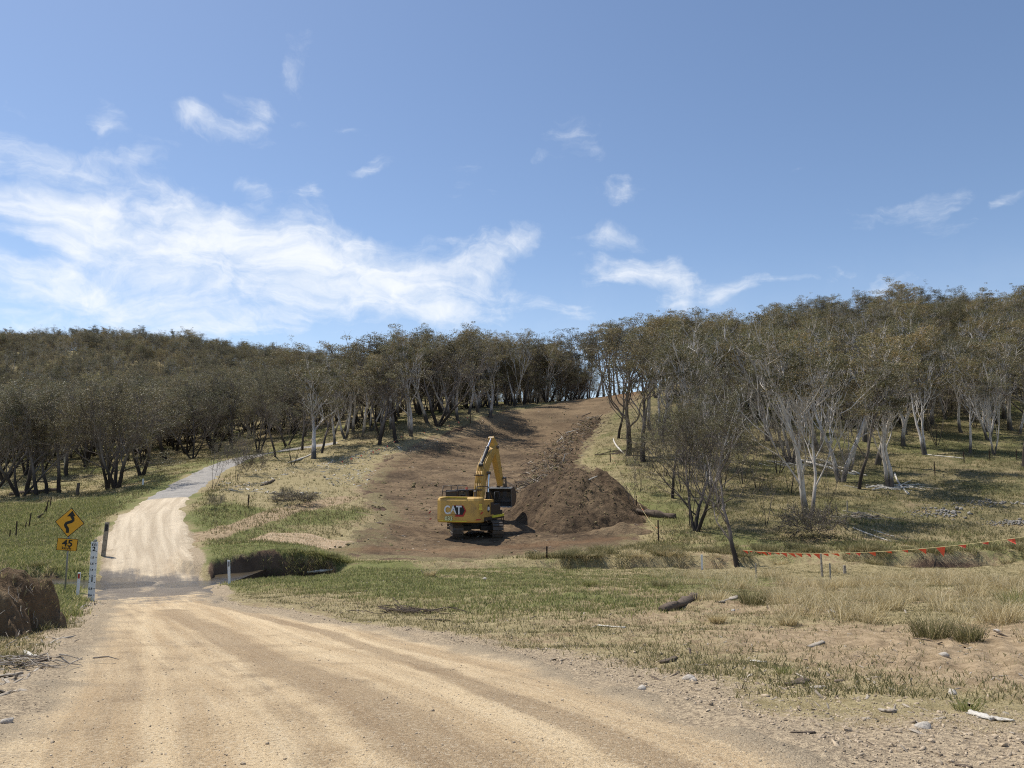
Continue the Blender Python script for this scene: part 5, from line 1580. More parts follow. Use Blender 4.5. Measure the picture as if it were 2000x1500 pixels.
# ------------------------------------------------------------------ the far wood: one mass on the left hill, and what stands behind the front trees
def far_wood():
    pts = []
    polys = [(np.array(PX((-120, 100), (250, 105), (420, 120), (660, 128), (680, 152), (-120, 152)), float), 170, 3.9), (np.array(PX((-120, 150), (660, 150), (690, 205), (560, 235), (300, 250), (-160, 250)), float), 330, 5.6), (np.array(PX((-160, 240), (300, 250), (620, 240), (700, 300), (640, 380), (-220, 385)), float), 780, 5.4),
             (np.array(PX((640, 112), (960, 140), (1130, 152), (1190, 168), (1000, 162), (700, 132)), float), 60, 2.6), (np.array(PX((1300, 112), (1460, 92), (2090, 86), (2090, 150), (1400, 150)), float), 120, 3.4), (np.array(PX((640, 128), (1000, 160), (1190, 170), (1220, 210), (700, 230)), float), 110, 5.0), (np.array(PX((1250, 150), (1480, 150), (2160, 150), (2160, 215), (1350, 215)), float), 160, 5.4)]
    for pl, n, gap in polys:
        got = 0; tr = 0
        while got < n and tr < n * 25:
            tr += 1
            x = rt.uniform(pl[:, 0].min(), pl[:, 0].max()); y = rt.uniform(pl[:, 1].min(), pl[:, 1].max())
            if poly_in(np.array([x]), np.array([y]), pl)[0] < 0: continue
            if 18 < x < 34 and y > 140 and y < 230: continue
            if min((x - a) ** 2 + (y - b) ** 2 for a, b in taken) < (gap * .62) ** 2: continue
            taken.append((x, y)); pts.append((x, y)); got += 1
    xy = np.array(pts)
    z = H(xy[:, 0], xy[:, 1]) - .1
    me = bpy.data.meshes.new("far_wood")
    V = np.stack([xy[:, 0], xy[:, 1], z], -1).astype(np.float32)
    me.vertices.add(len(V)); me.vertices.foreach_set('co', V.ravel())
    o = link("far_wood", me)
    tag(o, "mass of grey-green gum crowns covering the hill behind", "wood", kind='stuff')
    g = bpy.data.node_groups.new("far_wood", 'GeometryNodeTree')
    g.interface.new_socket("Geometry", in_out='INPUT', socket_type='NodeSocketGeometry')
    g.interface.new_socket("Geometry", in_out='OUTPUT', socket_type='NodeSocketGeometry')
    n = g.nodes; lk = g.links
    gin, gout = n.new('NodeGroupInput'), n.new('NodeGroupOutput')
    iop = n.new('GeometryNodeInstanceOnPoints')
    lk.new(gin.outputs[0], iop.inputs['Points'])
    g2i = n.new('GeometryNodeJoinGeometry')
    protos = []
    for kn in ('dome', 'tall_pale', 'dark_spread', 'multi_pale', 'bushy'):
        for t in TREES:
            if t[3] == kn and len(protos) < 10 and sum(1 for q in protos if q[1] == kn) < 2 and t[0].children[0].data.name not in [q[0].children[0].data.name for q in protos]:
                protos.append((t[0], kn))
    for root, kn in reversed(protos):
        j = n.new('GeometryNodeJoinGeometry')
        for ch in root.children:
            oi = n.new('GeometryNodeObjectInfo'); oi.transform_space = 'ORIGINAL'; oi.inputs['Object'].default_value = ch; oi.inputs['As Instance'].default_value = True
            tr_ = n.new('GeometryNodeTransform'); lk.new(oi.outputs['Geometry'], tr_.inputs[0]); lk.new(tr_.outputs[0], j.inputs[0])
        gi_ = n.new('GeometryNodeGeometryToInstance'); lk.new(j.outputs[0], gi_.inputs[0]); lk.new(gi_.outputs[0], g2i.inputs[0])
    lk.new(g2i.outputs[0], iop.inputs['Instance'])
    iop.inputs['Pick Instance'].default_value = True
    rv = n.new('FunctionNodeRandomValue'); rv.data_type = 'FLOAT_VECTOR'; rv.inputs[0].default_value = (0, 0, 0); rv.inputs[1].default_value = (0, 0, 6.28)
    lk.new(rv.outputs[0], iop.inputs['Rotation'])
    rs = n.new('FunctionNodeRandomValue'); rs.data_type = 'FLOAT'; rs.inputs['Min'].default_value = .66; rs.inputs['Max'].default_value = 1.18; rs.inputs['Seed'].default_value = 4
    lk.new(rs.outputs[1], iop.inputs['Scale'])
    lk.new(iop.outputs[0], gout.inputs[0])
    md = o.modifiers.new("wood", 'NODES'); md.node_group = g


far_wood()


# ------------------------------------------------------------------ grass
def blades(name, xy, h, w, bend, mat, label, cat, kind_='stuff', per=1, spread=0.0, seed=1, zoff=0.0, tri=False, lean=(.0, .0), loc=None):
    """one tapering bent blade per point (per = blades in each tuft)"""
    R = np.random.default_rng(seed)
    xy = np.repeat(xy, per, 0); h = np.repeat(np.broadcast_to(h, (len(xy) // per,)), per); n = len(xy)
    a = R.uniform(0, 6.283, n); rr = spread * np.sqrt(R.uniform(0, 1, n))
    x = xy[:, 0] + rr * np.cos(a); y = xy[:, 1] + rr * np.sin(a)
    z = H(x, y) - .015 + zoff
    hh = h * R.uniform(.55, 1.2, n)
    b = R.uniform(0, 6.283, n); bb = bend * R.uniform(.3, 1.3, n) * hh
    if spread > 0: b = np.where(R.uniform(0, 1, n) < .75, a + R.normal(0, .4, n), b)
    dx, dy = np.cos(b) * bb + lean[0] * hh, np.sin(b) * bb + lean[1] * hh
    t = R.uniform(0, 6.283, n); wx, wy = np.cos(t) * w * .5, np.sin(t) * w * .5
    if tri:
        V = np.stack([np.stack([x - wx, y - wy, z], -1), np.stack([x + wx, y + wy, z], -1), np.stack([x + dx, y + dy, z + hh], -1)], 1).reshape(-1, 3)
        F = [np.arange(3 * n).reshape(-1, 3)]
    else:
        m = .55
        V = np.stack([np.stack([x - wx, y - wy, z], -1), np.stack([x + wx, y + wy, z], -1),
                      np.stack([x + wx * .7 + dx * .38, y + wy * .7 + dy * .38, z + hh * m], -1), np.stack([x - wx * .7 + dx * .38, y - wy * .7 + dy * .38, z + hh * m], -1),
                      np.stack([x + dx, y + dy, z + hh * (1 - .25 * bend)], -1)], 1).reshape(-1, 3)
        i = np.arange(n)[:, None] * 5
        F = [i + np.array([[0, 1, 2, 3]]), i + np.array([[3, 2, 4]])]
    if loc is not None:
        V = V - np.array(loc)
    me = mesh_np(name, V, F, mat)
    o = link(name, me)
    if loc is not None: o.location = loc
    return tag(o, label, cat, kind=kind_)


def scatter(n, box_px, seed, dens, power=1.0):
    """points over the ground between two distances, kept with probability dens(x, y)"""
    R = np.random.default_rng(seed)
    u0, u1, Y0, Y1 = box_px
    Y = (Y0 ** power + (Y1 ** power - Y0 ** power) * R.uniform(0, 1, n)) ** (1 / power)
    u = R.uniform(u0, u1, n)
    x = (u - 1000) / F_PX * Y * 1.01
    k = R.uniform(0, 1, n) < dens(x, Y)
    return np.stack([x[k], Y[k]], -1)


def off_road(x, y, m=.25):
    return smooth(-road_d(x, y) + .5 * fbm(x * .9, y * .9, 60, 4) * 2, m, m + .6)


def d_green(x, y):
    g, d, gv, s = zones(x, y)
    cd, *_ = creek_info(x, y)
    return np.clip(g, 0, 1) * (1 - .9 * s) * off_road(x, y) * (1 - .7 * gv) * smooth(np.abs(cd), .5, 1.1) * (.35 + 1.1 * np.clip(fbm(x * .8, y * .8, 21, 3) + .5, 0, 1))


blades("green_grass", scatter(150000, (-60, 1330, 16, 58), 1, d_green), .13, .022, .5, M['green_grass'], "short green grass on the verges and creek flat", "grass", per=2, spread=.06, seed=1)
lush = scatter(60000, (-60, 240, 17, 62), 2, lambda x, y: d_green(x, y))
blades("verge_grass", lush, .24, .026, .7, M['green_grass'], "longer lush grass on the left verge", "grass", per=2, spread=.10, seed=2)


def d_dry(x, y):
    g, d, gv, s = zones(x, y)
    cd, *_ = creek_info(x, y)
    bare = .6 * smooth(x, 2, 6) * smooth(y, 8.5, 9.5) * (1 - smooth(y, 12, 14))
    return np.clip(d, 0, 1) * off_road(x, y, .6) * (1 - .8 * gv) * (1 - s) * smooth(np.abs(cd), .8, 1.4) * (1 - .85 * bare) * np.clip(.25 + 1.5 * (fbm(x * .9, y * .9, 22, 3) + .3), 0, 1)


blades("dry_grass", scatter(190000, (380, 2060, 7, 40), 3, d_dry, 1.4), .10, .012, .8, M['hill_grass'], "thin straw-coloured grass between road and creek", "grass", per=2, spread=.06, seed=3)
blades("short_grass", scatter(110000, (700, 2060, 4.4, 15), 4, lambda x, y: off_road(x, y, .5) * np.clip(.10 + 1.6 * fbm(x * .8, y * .8, 23, 4), 0, 1)), .045, .006, 1.1, M['dry_grass'], "sparse short grass on the gravel verge", "grass", per=2, spread=.03, seed=4)
blades("leaf_litter_grass", scatter(16000, (-80, 420, 9, 22), 5, lambda x, y: off_road(x, y, .1) * .8), .10, .012, .7, M['hill_grass'], "dry grass along the left road edge", "grass", per=2, spread=.05, seed=5)


def d_hill(x, y):
    s = smooth(poly_in(x, y, SOIL_POLY), -1.5, .5)
    tan = smooth(poly_in(x, y, TAN_POLY), -1, 1.5)
    cd, *_ = creek_info(x, y)
    return (1 - s) * (1 - .75 * tan) * off_road(x, y, .4) * smooth(np.abs(cd), 1.0, 1.8) * np.clip(.15 + 1.5 * (fbm(x * .35, y * .35, 24, 3) + .35), 0, 1)


blades("hillside_grass", scatter(90000, (-60, 2060, 41, 120), 6, d_hill, .8), .22, .045, .7, M['hill_grass'], "tussocky olive and straw grass over the slopes", "grass", per=4, spread=.20, seed=6, tri=True)
blades("hillside_green_grass", scatter(50000, (1240, 2060, 40, 85), 7, lambda x, y: d_hill(x, y) * smooth(fbm(x * .25, y * .25, 26, 3), .0, .35) * .7, .8), .20, .04, .6, M['green_grass'], "greener grass across the foot of the right hillside", "grass", per=3, spread=.16, seed=7, tri=True)

# shaggy clumps hanging over the creek's far lip
Rc = np.random.default_rng(10)
cs = np.concatenate([Rc.uniform(CREEK_S[6] - .5, CREEK_S[8] + .8, 20), Rc.uniform(CREEK_S[10] - .2, CREEK_S[11] + .3, 18), Rc.uniform(CREEK_S[11] + .8, CREEK_S[12], 6), Rc.uniform(CREEK_S[12] + .3, CREEK_S[13] - .8, 9), Rc.uniform(CREEK_S[13], CREEK_S[14], 6), Rc.uniform(CREEK_S[0], CREEK_S[3] - .8, 14)])
cx_, cy_ = np.interp(cs, CREEK_S, CREEK[:, 0]), np.interp(cs, CREEK_S, CREEK[:, 1])
cy_ = cy_ + np.interp(cs, CREEK_S, CREEK_WID) * 1.12 + Rc.normal(.1, .38, len(cs))
cxy = np.stack([cx_, cy_], -1); ch_ = Rc.uniform(.35, 1.75, len(cxy))
blades("creek_bank_grass", cxy[20::2], .30 * ch_[20::2], .014, 1.7, M['hill_grass'], "shaggy olive grass clumps hanging over the creek's far bank", "grass", per=300, spread=.36, seed=11, lean=(0, -.30))
blades("creek_bank_straw", cxy[21::2], .30 * ch_[21::2], .013, 1.7, M['dry_grass'], "straw-coloured clumps hanging over the creek's far bank", "grass", per=260, spread=.36, seed=15, lean=(0, -.30))

blades("creek_hole_grass", cxy[:20], .34 * ch_[:20], .016, 1.6, M['green_grass'], "dark green grass drooping over the deep hole of the creek", "grass", per=300, spread=.40, seed=16, lean=(0, -.30))

tk = np.stack([np.interp(Rc.uniform(CREEK_S[10] - 2, CREEK_S[14], 60), CREEK_S, CREEK[:, 0]), np.zeros(60)], -1)
tk[:, 1] = np.interp(tk[:, 0], CREEK[:, 0], CREEK[:, 1]) + 1.3 + np.abs(Rc.normal(0, 1.3, 60))
blades("bank_tussock_grass", tk, .46 * Rc.uniform(.5, 1.5, 60), .015, 1.1, M['hill_grass'], "ragged grass tussocks standing above the creek's far bank", "grass", per=240, spread=.34, seed=18)
# big dry tussocks one can point at
TUS = [(1470, 1180, .55, "orange-tinged dry tussock left of the pale tussock clump", 'hill'), (1520, 1175, .50, "wide straw tussock just right of the orange-tinged one", 'dry'), (1290, 1150, .35, "low green-grey tussock above the dark foreground log", 'hill'),
       (1740, 1190, .50, "green-based straw tussock left of the big pale mounds", 'dry'), (1820, 1245, .50, "leaning tussock with green blades above the bare bank", 'hill'), (1890, 1250, .38, "small dark-centred tussock right of the leaning one", 'hill'),
       (1700, 1150, .55, "straw tussock on the bank below the hanging flags", 'dry'), (1840, 1140, .60, "tall straw tussock at the back of the dry grass bank", 'dry'), (1900, 1165, .60, "thick pale tussock in the middle of the dry grass bank", 'dry'), (1960, 1150, .60, "tall pale tussock near the right edge on the bank", 'dry'),
       (1950, 1215, .60, "largest pale tussock at the right edge of the picture", 'dry'), (1990, 1190, .55, "green-tipped tussock touching the right edge", 'green'), (1620, 1150, .50, "straw tussock right of the pale stake", 'dry'), (1780, 1160, .55, "rounded straw tussock between the two tall ones", 'dry'),
       (1540, 1220, .28, "small pale tussock on the bare ground below the others", 'dry'), (1400, 1215, .26, "tiny straw tuft right of the dark foreground log", 'dry'), (840, 1125, .35, "pale tussock in the green grass below the bare soil", 'dry'), (1105, 1100, .50, "grey shaggy tussock at the left end of the creek bank", 'hill'),
       (1890, 1390, .16, "little green tuft beside the bleached bark strips", 'green'), (1530, 1315, .14, "little green tuft on the gravel edge", 'green'), (650, 1105, .55, "drooping grass tussock right of the dark creek hole", 'hill'), (1150, 1145, .32, "dark green rush tuft above the white bark", 'green')]
for i, (u, v, h, lb, mk) in enumerate(TUS):
    p = spot(u, v)
    blades("grass_tussock", np.array([[p.x, p.y]]), h * 1.0, .010 if h > .2 else .007, .85, M[{'dry': 'dry_grass', 'hill': 'hill_grass', 'green': 'green_grass'}[mk]], lb, "tussock", None, per=340 if h > .2 else 90, spread=h * .55, seed=100 + i, loc=p)['group'] = "grass tussocks"
# the mass of dry tussocks they stand in
tb = scatter(5200, (1230, 2080, 12.5, 36), 13, lambda x, y: np.clip(.12 + 2.4 * fbm(x * .55, y * .55, 29, 3), 0, 1) * smooth(x - .12 * y + .28 * np.minimum(y - 19, 0), 1.5, 4.5) * smooth(np.abs(creek_info(x, y)[0]), 1.3, 2.2))
blades("dry_tussock_grass", tb[::3], .48, .011, 1.0, M['dry_grass'], "bank of long straw-coloured tussock grass at the right", "grass", per=62, spread=.24, seed=14)


# ------------------------------------------------------------------ logs, bark, sticks and stones
def log_mesh(L, r, seed, n=10, bend=.08, rough=.25, flat=1.0, hollow=False):
    R = np.random.default_rng(seed); k = 14
    t = np.linspace(-.5, .5, n)
    V = []
    for i, q in enumerate(t):
        c = np.array([q * L, bend * L * (q * q - .1), 0]); rr = r * (1 - .25 * abs(q) * 2) * R.uniform(1 - rough, 1 + rough)
        for j in range(k):
            a = 6.283 * j / k; e = rr * R.uniform(1 - rough, 1 + rough)
            V.append(c + np.array([R.normal(0, r * .1), math.cos(a) * e, math.sin(a) * e * flat]))
    Q = [(i * k + j, i * k + (j + 1) % k, (i + 1) * k + (j + 1) % k, (i + 1) * k + j) for i in range(n - 1) for j in range(k)]
    V.append(np.array([-.5 * L, 0, 0])); V.append(np.array([.5 * L, 0, 0]))
    T = [(len(V) - 2, (j + 1) % k, j) for j in range(k)] + [(len(V) - 1, (n - 1) * k + j, (n - 1) * k + (j + 1) % k) for j in range(k)]
    return V, Q, T


def lay_log(u0, v0, u1, v1, r, mat, label, name="log", cat="log", seed=1, **kw):
    a, b = spot(u0, v0), spot(u1, v1)
    V, Q, T = log_mesh((b - a).length, r, seed, **kw)
    o = link(name, mesh_np(name, V, [Q, T], M[mat], True))
    o.location = (a + b) / 2 + Vector((0, 0, r * .30))
    o.rotation_euler = (b - a).to_track_quat('X', 'Z').to_euler()
    return tag(o, label, cat)


lay_log(1298, 1194, 1364, 1165, .11, 'wood_dark', "dark rotting log lying on the grass right of centre", rough=.35)
lay_log(1537, 893, 1668, 928, .16, 'wood_white', "long bleached fallen trunk across the lower right hillside", name="fallen_tree", bend=.04, seed=3)
lay_log(1612, 903, 1690, 930, .10, 'wood_white', "thinner bleached branch beside the long fallen trunk", name="fallen_branch", cat="branch", seed=4)
lay_log(1664, 1031, 1741, 1059, .05, 'wood_white', "pale crooked branch on the grass above the flag line", name="fallen_branch", cat="branch", seed=5, bend=.12)
lay_log(1700, 1034, 1745, 1048, .04, 'wood_white', "short pale branch right of the crooked one above the flag line", name="fallen_branch", cat="branch", seed=6)
lay_log(1196, 858, 1216, 886, .11, 'wood_white', "white broken log beside the dark leaning tree", seed=7)
lay_log(1238, 1002, 1318, 1012, .30, 'wood_dark', "charred log at the right of the soil heap", seed=8, rough=.35)
lay_log(1640, 1022, 1718, 1008, .09, 'wood_dark', "dark fallen branch behind the bramble thicket", name="fallen_branch", cat="branch", seed=9)
lay_log(1806, 888, 1884, 896, .07, 'wood_white', "pale thin branch on the grass below the forked white gum", name="fallen_branch", cat="branch", seed=10)
lay_log(511, 949, 537, 938, .12, 'wood_dark', "dark log on the bank left of the clearing", seed=12)
lay_log(600, 1118, 650, 1113, .06, 'wood_white', "pale stick lying across the dark creek hole", name="fallen_branch", cat="branch", seed=13)
lay_log(20, 968, 115, 958, .22, 'wood_dark', "dark fallen trunk under the left roadside trees", name="fallen_tree", cat="log", seed=14)
lay_log(565, 905, 618, 884, .10, 'wood_white', "pale fallen pole between the saplings at the bank top", name="fallen_branch", cat="branch", seed=15)
lay_log(1745, 925, 1772, 966, .10, 'wood_white', "bleached branch propped below the pale gum on the right", name="fallen_branch", cat="branch", seed=16)
for i, (u0, v0, u1, v1, r, mt, lb) in enumerate([(1168, 1222, 1220, 1227, .035, 'wood_white', "white curl of bark on the green grass in mid foreground"), (1087, 1263, 1138, 1263, .03, 'wood_dark', "thin dark bark strip on the gravel edge left of centre"),
                                                 (1293, 1296, 1321, 1286, .05, 'wood_dark', "dark upturned bark piece at the road's gravel edge"), (1540, 1340, 1578, 1330, .05, 'wood_dark', "dark split bark piece right of the two small stones"), (1585, 1346, 1612, 1344, .035, 'wood', "tan bark piece right of the dark split one"),
                                                 (1718, 1388, 1748, 1392, .03, 'wood', "pale bark flake on the gravel at right"), (1895, 1395, 1940, 1408, .045, 'wood_white', "long bleached bark strip near the right edge"), (1935, 1404, 1980, 1410, .03, 'wood_white', "narrow bleached bark strip touching the longer one"),
                                                 (1548, 1432, 1592, 1431, .014, 'wood_dark', "thin twig on the gravel lower right"), (1865, 1495, 1898, 1500, .015, 'wood_dark', "dark stick at the bottom right edge"), (1465, 1291, 1495, 1294, .025, 'wood_white', "small white bark curl on the bare slope"),
                                                 (102, 1335, 123, 1333, .022, 'wood_dark', "short dark red stick alone on the road's left side"), (45, 1272, 73, 1285, .03, 'wood_white', "pale bark strip on the litter below the left grass"), (38, 1302, 98, 1288, .05, 'wood_dark', "thick dark bark slab in the litter at the left edge"),
                                                 (0, 1322, 40, 1318, .04, 'wood', "grey bark slab at the left edge of the litter"), (1580, 1265, 1608, 1255, .05, 'wood', "tan root piece on the scraped bare bank"), (1410, 1178, 1440, 1166, .07, 'wood', "grey stump-like wood piece right of the rotting log"),
                                                 (830, 1210, 880, 1212, .03, 'wood_dark', "dark stick at the tip of the stick pile"), (1120, 1368, 1150, 1372, .012, 'wood_dark', "small twig lying alone on the gravel")]):
    lay_log(u0, v0, u1, v1, r, mt, lb, name="bark_strip", cat="bark", seed=40 + i, n=7, flat=.45, rough=.35)['group'] = "bark pieces beside the road"


def rock_mesh(r, seed, sub=2):
    import bmesh
    bm = bmesh.new(); bmesh.ops.create_icosphere(bm, subdivisions=sub, radius=r)
    rr = random.Random(seed)
    pl = [(Vector((rr.uniform(-1, 1), rr.uniform(-1, 1), rr.uniform(-1, 1))).normalized(), rr.uniform(.45, .85) * r) for _ in range(9)]
    for v in bm.verts:
        for nrm, d in pl:
            e = v.co.dot(nrm) - d
            if e > 0: v.co -= nrm * e * .9
        v.co.z *= .7
    V = [v.co[:] for v in bm.verts]; T = [[v.index for v in f.verts] for f in bm.faces]
    bm.free()
    return V, T


for i, (u, v, r, lb) in enumerate([(1344, 1326, .075, "pale square stone at the road's gravel edge"), (1354, 1330, .06, "grey stone touching the pale square one"), (1803, 1422, .07, "round pale stone on the gravel lower right"), (1845, 1281, .09, "pale stone on the dry bare slope at right"), (1622, 1197, .11, "pale stone on the dry bank beside the tussocks"),
                                   (1432, 1193, .07, "small white stone right of the rotting log"), (14, 1411, .06, "white stone at the lower left edge"), (1947, 1233, .07, "pale stone under the largest tussock"), (946, 1131, .13, "white stone in the green grass left of centre"), (448, 1133, .22, "pale rock at the foot of the leaning white guide post"),
                                   (1255, 1346, .05, "small brown stone on the gravel edge"), (1860, 1355, .06, "grey stone in the thin grass at right")]):
    V, T = rock_mesh(r, 60 + i)
    o = link("stone", mesh_np("stone", V, [T], M['stone'])); o.location = spot(u, v) + Vector((0, 0, r * .05)); o.rotation_euler = (0, 0, i * 1.3)
    tag(o, lb, "stone", "loose stones beside the road")


def scatter_bits(name, xy, size, aspect, mat, label, cat, seed, lift=.0, flat=.35, hfn=None, tilt=.35):
    """many small angular bits (six-sided wedges) as one mass"""
    R = np.random.default_rng(seed); n = len(xy)
    s = size * np.exp(R.normal(0, .45, n)); L = s * aspect * R.uniform(.6, 1.4, n)
    a = R.uniform(0, 6.283, n); tl = R.normal(0, tilt, n)
    z = (hfn or H)(xy[:, 0], xy[:, 1]) + lift + s * flat * .2
    base = np.array([[-.5, -.35, -.5], [.5, -.45, -.5], [.45, .4, -.5], [-.4, .5, -.5], [-.35, -.25, .5], [.4, -.3, .4], [.3, .35, .5], [-.3, .3, .35]])
    B = base[None] + R.normal(0, .12, (n, 8, 3))
    B = B * np.stack([L, s, s * flat], -1)[:, None, :]
    B[:, :, 2] += B[:, :, 0] * np.sin(tl)[:, None]
    c, s_ = np.cos(a)[:, None], np.sin(a)[:, None]
    X = B[:, :, 0] * c - B[:, :, 1] * s_ + xy[:, 0, None]; Y = B[:, :, 0] * s_ + B[:, :, 1] * c + xy[:, 1, None]; Z = B[:, :, 2] + z[:, None]
    V = np.stack([X, Y, Z], -1).reshape(-1, 3)
    q = np.array([[3, 2, 1, 0], [4, 5, 6, 7], [0, 1, 5, 4], [1, 2, 6, 5], [2, 3, 7, 6], [3, 0, 4, 7]])
    F = (np.arange(n)[:, None, None] * 8 + q[None]).reshape(-1, 4)
    return tag(link(name, mesh_np(name, V, [F], mat)), label, cat, kind='stuff')


def road_top(x, y):
    d = road_d(x, y)
    e = d + .45 * fbm(x * .9, y * .9, 60, 4) * 2
    return H(x, y) + np.where(d > -1.2, np.maximum(0, -.09 + .14 * smooth(e, -.55, .55)), 0)


scatter_bits("road_gravel", scatter(26000, (-60, 2060, 4.3, 15), 21, lambda x, y: .30 + .7 * smooth(-road_d(x, y), -.8, .6), .6), .0055, 1.3, M['pebble'], "loose gravel on the dirt road", "gravel", 21, hfn=road_top, flat=.7)
scatter_bits("verge_gravel", scatter(42000, (250, 2060, 4.3, 24), 22, lambda x, y: smooth(-road_d(x, y) + .6 * fbm(x * .6, y * .6, 33, 3), -.2, .3) * (1 - smooth(-road_d(x, y), .8, 3.2)), .9), .012, 1.4, M['pebble'], "dark gravel along the road edges", "gravel", 22, hfn=road_top, flat=.6)
scatter_bits("bark_litter", scatter(5200, (-120, 330, 7, 23), 23, lambda x, y: smooth(-road_d(x, y), -.1, .3) * (1 - smooth(-road_d(x, y), .7, 2.0)) * np.clip(.3 + 2.4 * fbm(x * .5, y * .5, 35, 3), 0, 1)), .022, 5.0, M['wood'], "strips of bark and sticks along the left road edge", "litter", 23, hfn=road_top, flat=.35)
scatter_bits("dark_litter", scatter(3600, (600, 2060, 4.6, 22), 24, lambda x, y: off_road(x, y, .2) * np.clip(.15 + 1.5 * fbm(x * .5, y * .5, 36, 3), 0, 1)), .016, 5.0, M['wood_dark'], "dark twigs and bark on the right verge", "litter", 24, flat=.4)
scatter_bits("pale_litter", scatter(3000, (600, 2060, 5, 36), 25, lambda x, y: off_road(x, y, .4) * .5), .018, 4.0, M['wood'], "pale chips of bark on the grass", "litter", 25, flat=.35)
scatter_bits("wood_chips", scatter(14000, (430, 1010, 60, 120), 26, lambda x, y: smooth(poly_in(x, y, TAN_POLY), -1.5, 1.5) * np.clip(.3 + 2.2 * fbm(x * .2, y * .2, 37, 3), 0, 1), .8), .09, 2.6, M['wood_white'], "pale wood chips littering the left of the cleared slope", "wood chips", 26, flat=.3)
scatter_bits("soil_clods", scatter(16000, (640, 1270, 43, 140), 27, lambda x, y: smooth(poly_in(x, y, SOIL_POLY), -1, 1) * np.clip(.2 + 1.6 * fbm(x * .25, y * .25, 38, 3), 0, 1), .8), .10, 1.4, M['heap'], "clods of brown earth over the cleared slope", "soil clods", 27, flat=.6)
scatter_bits("slope_chips", scatter(2600, (660, 1260, 45, 140), 28, lambda x, y: smooth(poly_in(x, y, SOIL_POLY), 0, 1), .8), .06, 3.2, M['wood'], "scattered wood fragments on the bare soil", "wood chips", 28, flat=.35)


def heap_h(x, y):
    w = np.full(x.shape, -9.0)
    w = np.maximum(heap_bump(x, y) - .12, windrow_bump(x, y) - .12)
    return H(x, y) + np.maximum(w, 0)


wr_pts = []
Rw = np.random.default_rng(30)
for k in range(5200):
    s = Rw.uniform(0, 1); i = min(int(s * (len(WR) - 1)), len(WR) - 2); q = WR[i] + (WR[i + 1] - WR[i]) * (s * (len(WR) - 1) - i)
    wr_pts.append(q + Rw.normal(0, 1.5, 2))
wr_pts = np.array(wr_pts)
scatter_bits("windrow_debris", wr_pts[:3600], .065, 1.8, M['heap'], "clods and roots in the ridge of pushed-up soil", "debris", 31, hfn=heap_h, flat=.7)
scatter_bits("windrow_sticks", wr_pts[3600:4700], .045, 12, M['wood_dark'], "dark roots sticking out of the pushed-up soil", "debris", 32, hfn=heap_h, flat=.8, lift=.06, tilt=.6)
scatter_bits("windrow_splinters", wr_pts[4700:5000], .06, 9, M['wood'], "pale splinters in the ridge of pushed-up soil", "debris", 33, hfn=heap_h, flat=.5, lift=.06, tilt=.5)
hp = HC + Rw.normal(0, 2.6, (900, 2)) + np.array([.6, -.4])
hp = hp[heap_bump(hp[:, 0], hp[:, 1]) > .25]
scatter_bits("heap_clods", hp, .055, 1.5, M['heap'], "clods of earth over the tall soil cone", "soil clods", 34, hfn=heap_h, flat=.7)
for i, (u, v, dx, dz, r, lb) in enumerate([(1093, 866, .5, .7, .10, "white broken stick standing in the upper debris ridge"), (1118, 850, 1.0, .3, .08, "pale split branch lying near the top of the debris ridge"), (1101, 909, .2, .8, .07, "short pale stick upright in the middle of the debris ridge"),
                                           (1180, 962, .9, .25, .07, "pale stick on the right shoulder of the soil cone"), (1155, 1018, .5, .35, .05, "thin pale stick low on the face of the soil cone")]):
    x, y = hit(u, v); z = float(heap_h(np.array([x]), np.array([y]))[0])
    m = MB(); a = Vector((-dx, .1, -dz * .4)); b = Vector((dx, -.1, dz)); m.cyl(a, a.lerp(b, .5) + Vector((.05, 0, .05)), r, 7, r * .9); m.cyl(a.lerp(b, .5) + Vector((.05, 0, .05)), b, r * .9, 7, r * .5)
    o = m.build("broken_stick", M['wood_white'], None); o.location = (x, y, z + .05); tag(o, lb, "stick")


def pile(u, v, n, spread, L, r, mat, label, name, cat, seed):
    p = spot(u, v); R = random.Random(seed); m = MB()
    for k in range(n):
        c = Vector((R.gauss(0, spread), R.gauss(0, spread * .45), R.uniform(0, .10))); a = R.gauss(-.35, .55); l = L * R.uniform(.4, 1.2)
        d = Vector((math.cos(a), math.sin(a), R.gauss(0, .12))) * l * .5
        md = c + Vector((R.gauss(0, .03), R.gauss(0, .03), R.gauss(.02, .02)))
        q0, q1 = c - d, c + d
        for q in (q0, q1): q.z = max(q.z, .0) + ground(p.x + q.x, p.y + q.y) - p.z
        md.z += ground(p.x + md.x, p.y + md.y) - p.z
        m.cyl(q0, md, r * R.uniform(.5, 1.2), 6); m.cyl(md, q1, r * R.uniform(.5, 1.0), 6, r * .4)
    o = m.build(name, M[mat], None); o.location = p
    return tag(o, label, cat)


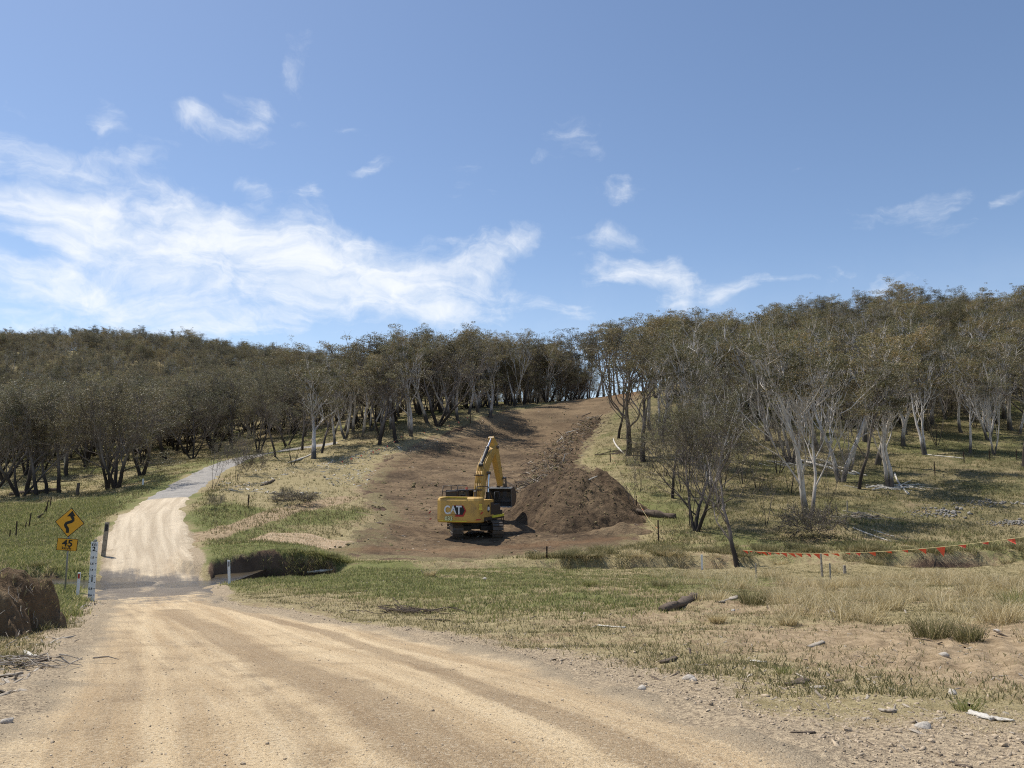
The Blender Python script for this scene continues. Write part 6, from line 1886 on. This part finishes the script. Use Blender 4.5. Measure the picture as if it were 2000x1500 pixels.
pile(798, 1198, 60, .55, .8, .011, 'wood_dark', "heap of thin sticks on the road's far gravel edge", "stick_pile", "sticks", 3)
pile(40, 1300, 44, .38, .45, .009, 'wood', "pile of bark and sticks below the earth bank on the left", "stick_pile", "sticks", 4)
pile(1745, 955, 34, 1.0, 2.2, .05, 'wood_white', "tangle of bleached branches under the pale gum on the right", "branch_pile", "branches", 5)
pile(1230, 880, 30, 1.4, 2.4, .05, 'wood_dark', "dark fallen branches around the leaning tree", "branch_pile", "branches", 6)
pile(1560, 905, 36, 2.0, 3.0, .05, 'wood_white', "bleached branches around the long fallen trunk", "branch_pile", "branches", 7)
pile(1695, 1010, 26, 1.0, 2.0, .03, 'wood', "loose grey branches right of the bramble thicket", "branch_pile", "branches", 8)
for i, (u, v, sx, sy, lb) in enumerate([(1815, 1004, 1.1, .7, "pile of grey stones on the grass right of the bramble"), (1960, 1022, 1.0, .45, "flat scatter of grey stones near the right edge"), (1905, 985, 2.2, .6, "long band of grey stones on the right hillside")]):
    p = spot(u, v); R = np.random.default_rng(70 + i)
    xy = np.stack([p.x + R.normal(0, sx, 130), p.y + R.normal(0, sy, 130)], -1)
    o = scatter_bits("stone_pile", xy, .10, 1.3, M['grey_stone'], lb, "stone pile", 70 + i, flat=.7, lift=.03)
    o['kind'] = 'thing'; o['group'] = "stone piles on the right hillside"

# roots hanging from the earth bank
m = MB(); R = random.Random(5)
for k in range(130):
    x = EB.x + R.uniform(-1.9, 1.3); y = EB.y + R.uniform(-1.1, .6)
    z = ground(x, y) + max(float(bank_bump(np.array([x]), np.array([y]))[0]), 0)
    q = Vector((x, y, z)); d = Vector((R.gauss(.1, .3), -R.uniform(.2, .8), -R.uniform(.3, 1))).normalized()
    m.tube([q, q + d * R.uniform(.06, .14) + Vector((R.gauss(0, .03), -.02, 0)), q + d * R.uniform(.16, .30) + Vector((R.gauss(0, .09), 0, -.05))], R.uniform(.002, .007), 4)
o = m.build("exposed_roots", M['wood'], None); tag(o, "thin grey roots hanging from the earth bank on the left", "roots", kind='stuff')

bk = np.stack([EB.x + np.random.default_rng(3).uniform(-1.8, 1.0, 170), EB.y + .5 + np.random.default_rng(4).uniform(-.5, .9, 170)], -1)
_H = H
H = lambda x, y: _H(x, y) + np.maximum(bank_bump(np.asarray(x), np.asarray(y)), 0)
blades("bank_top_grass", bk, .14, .008, 1.2, M['hill_grass'], "dry grass on top of the earth bank", "grass", per=8, spread=.08, seed=77)
H = _H
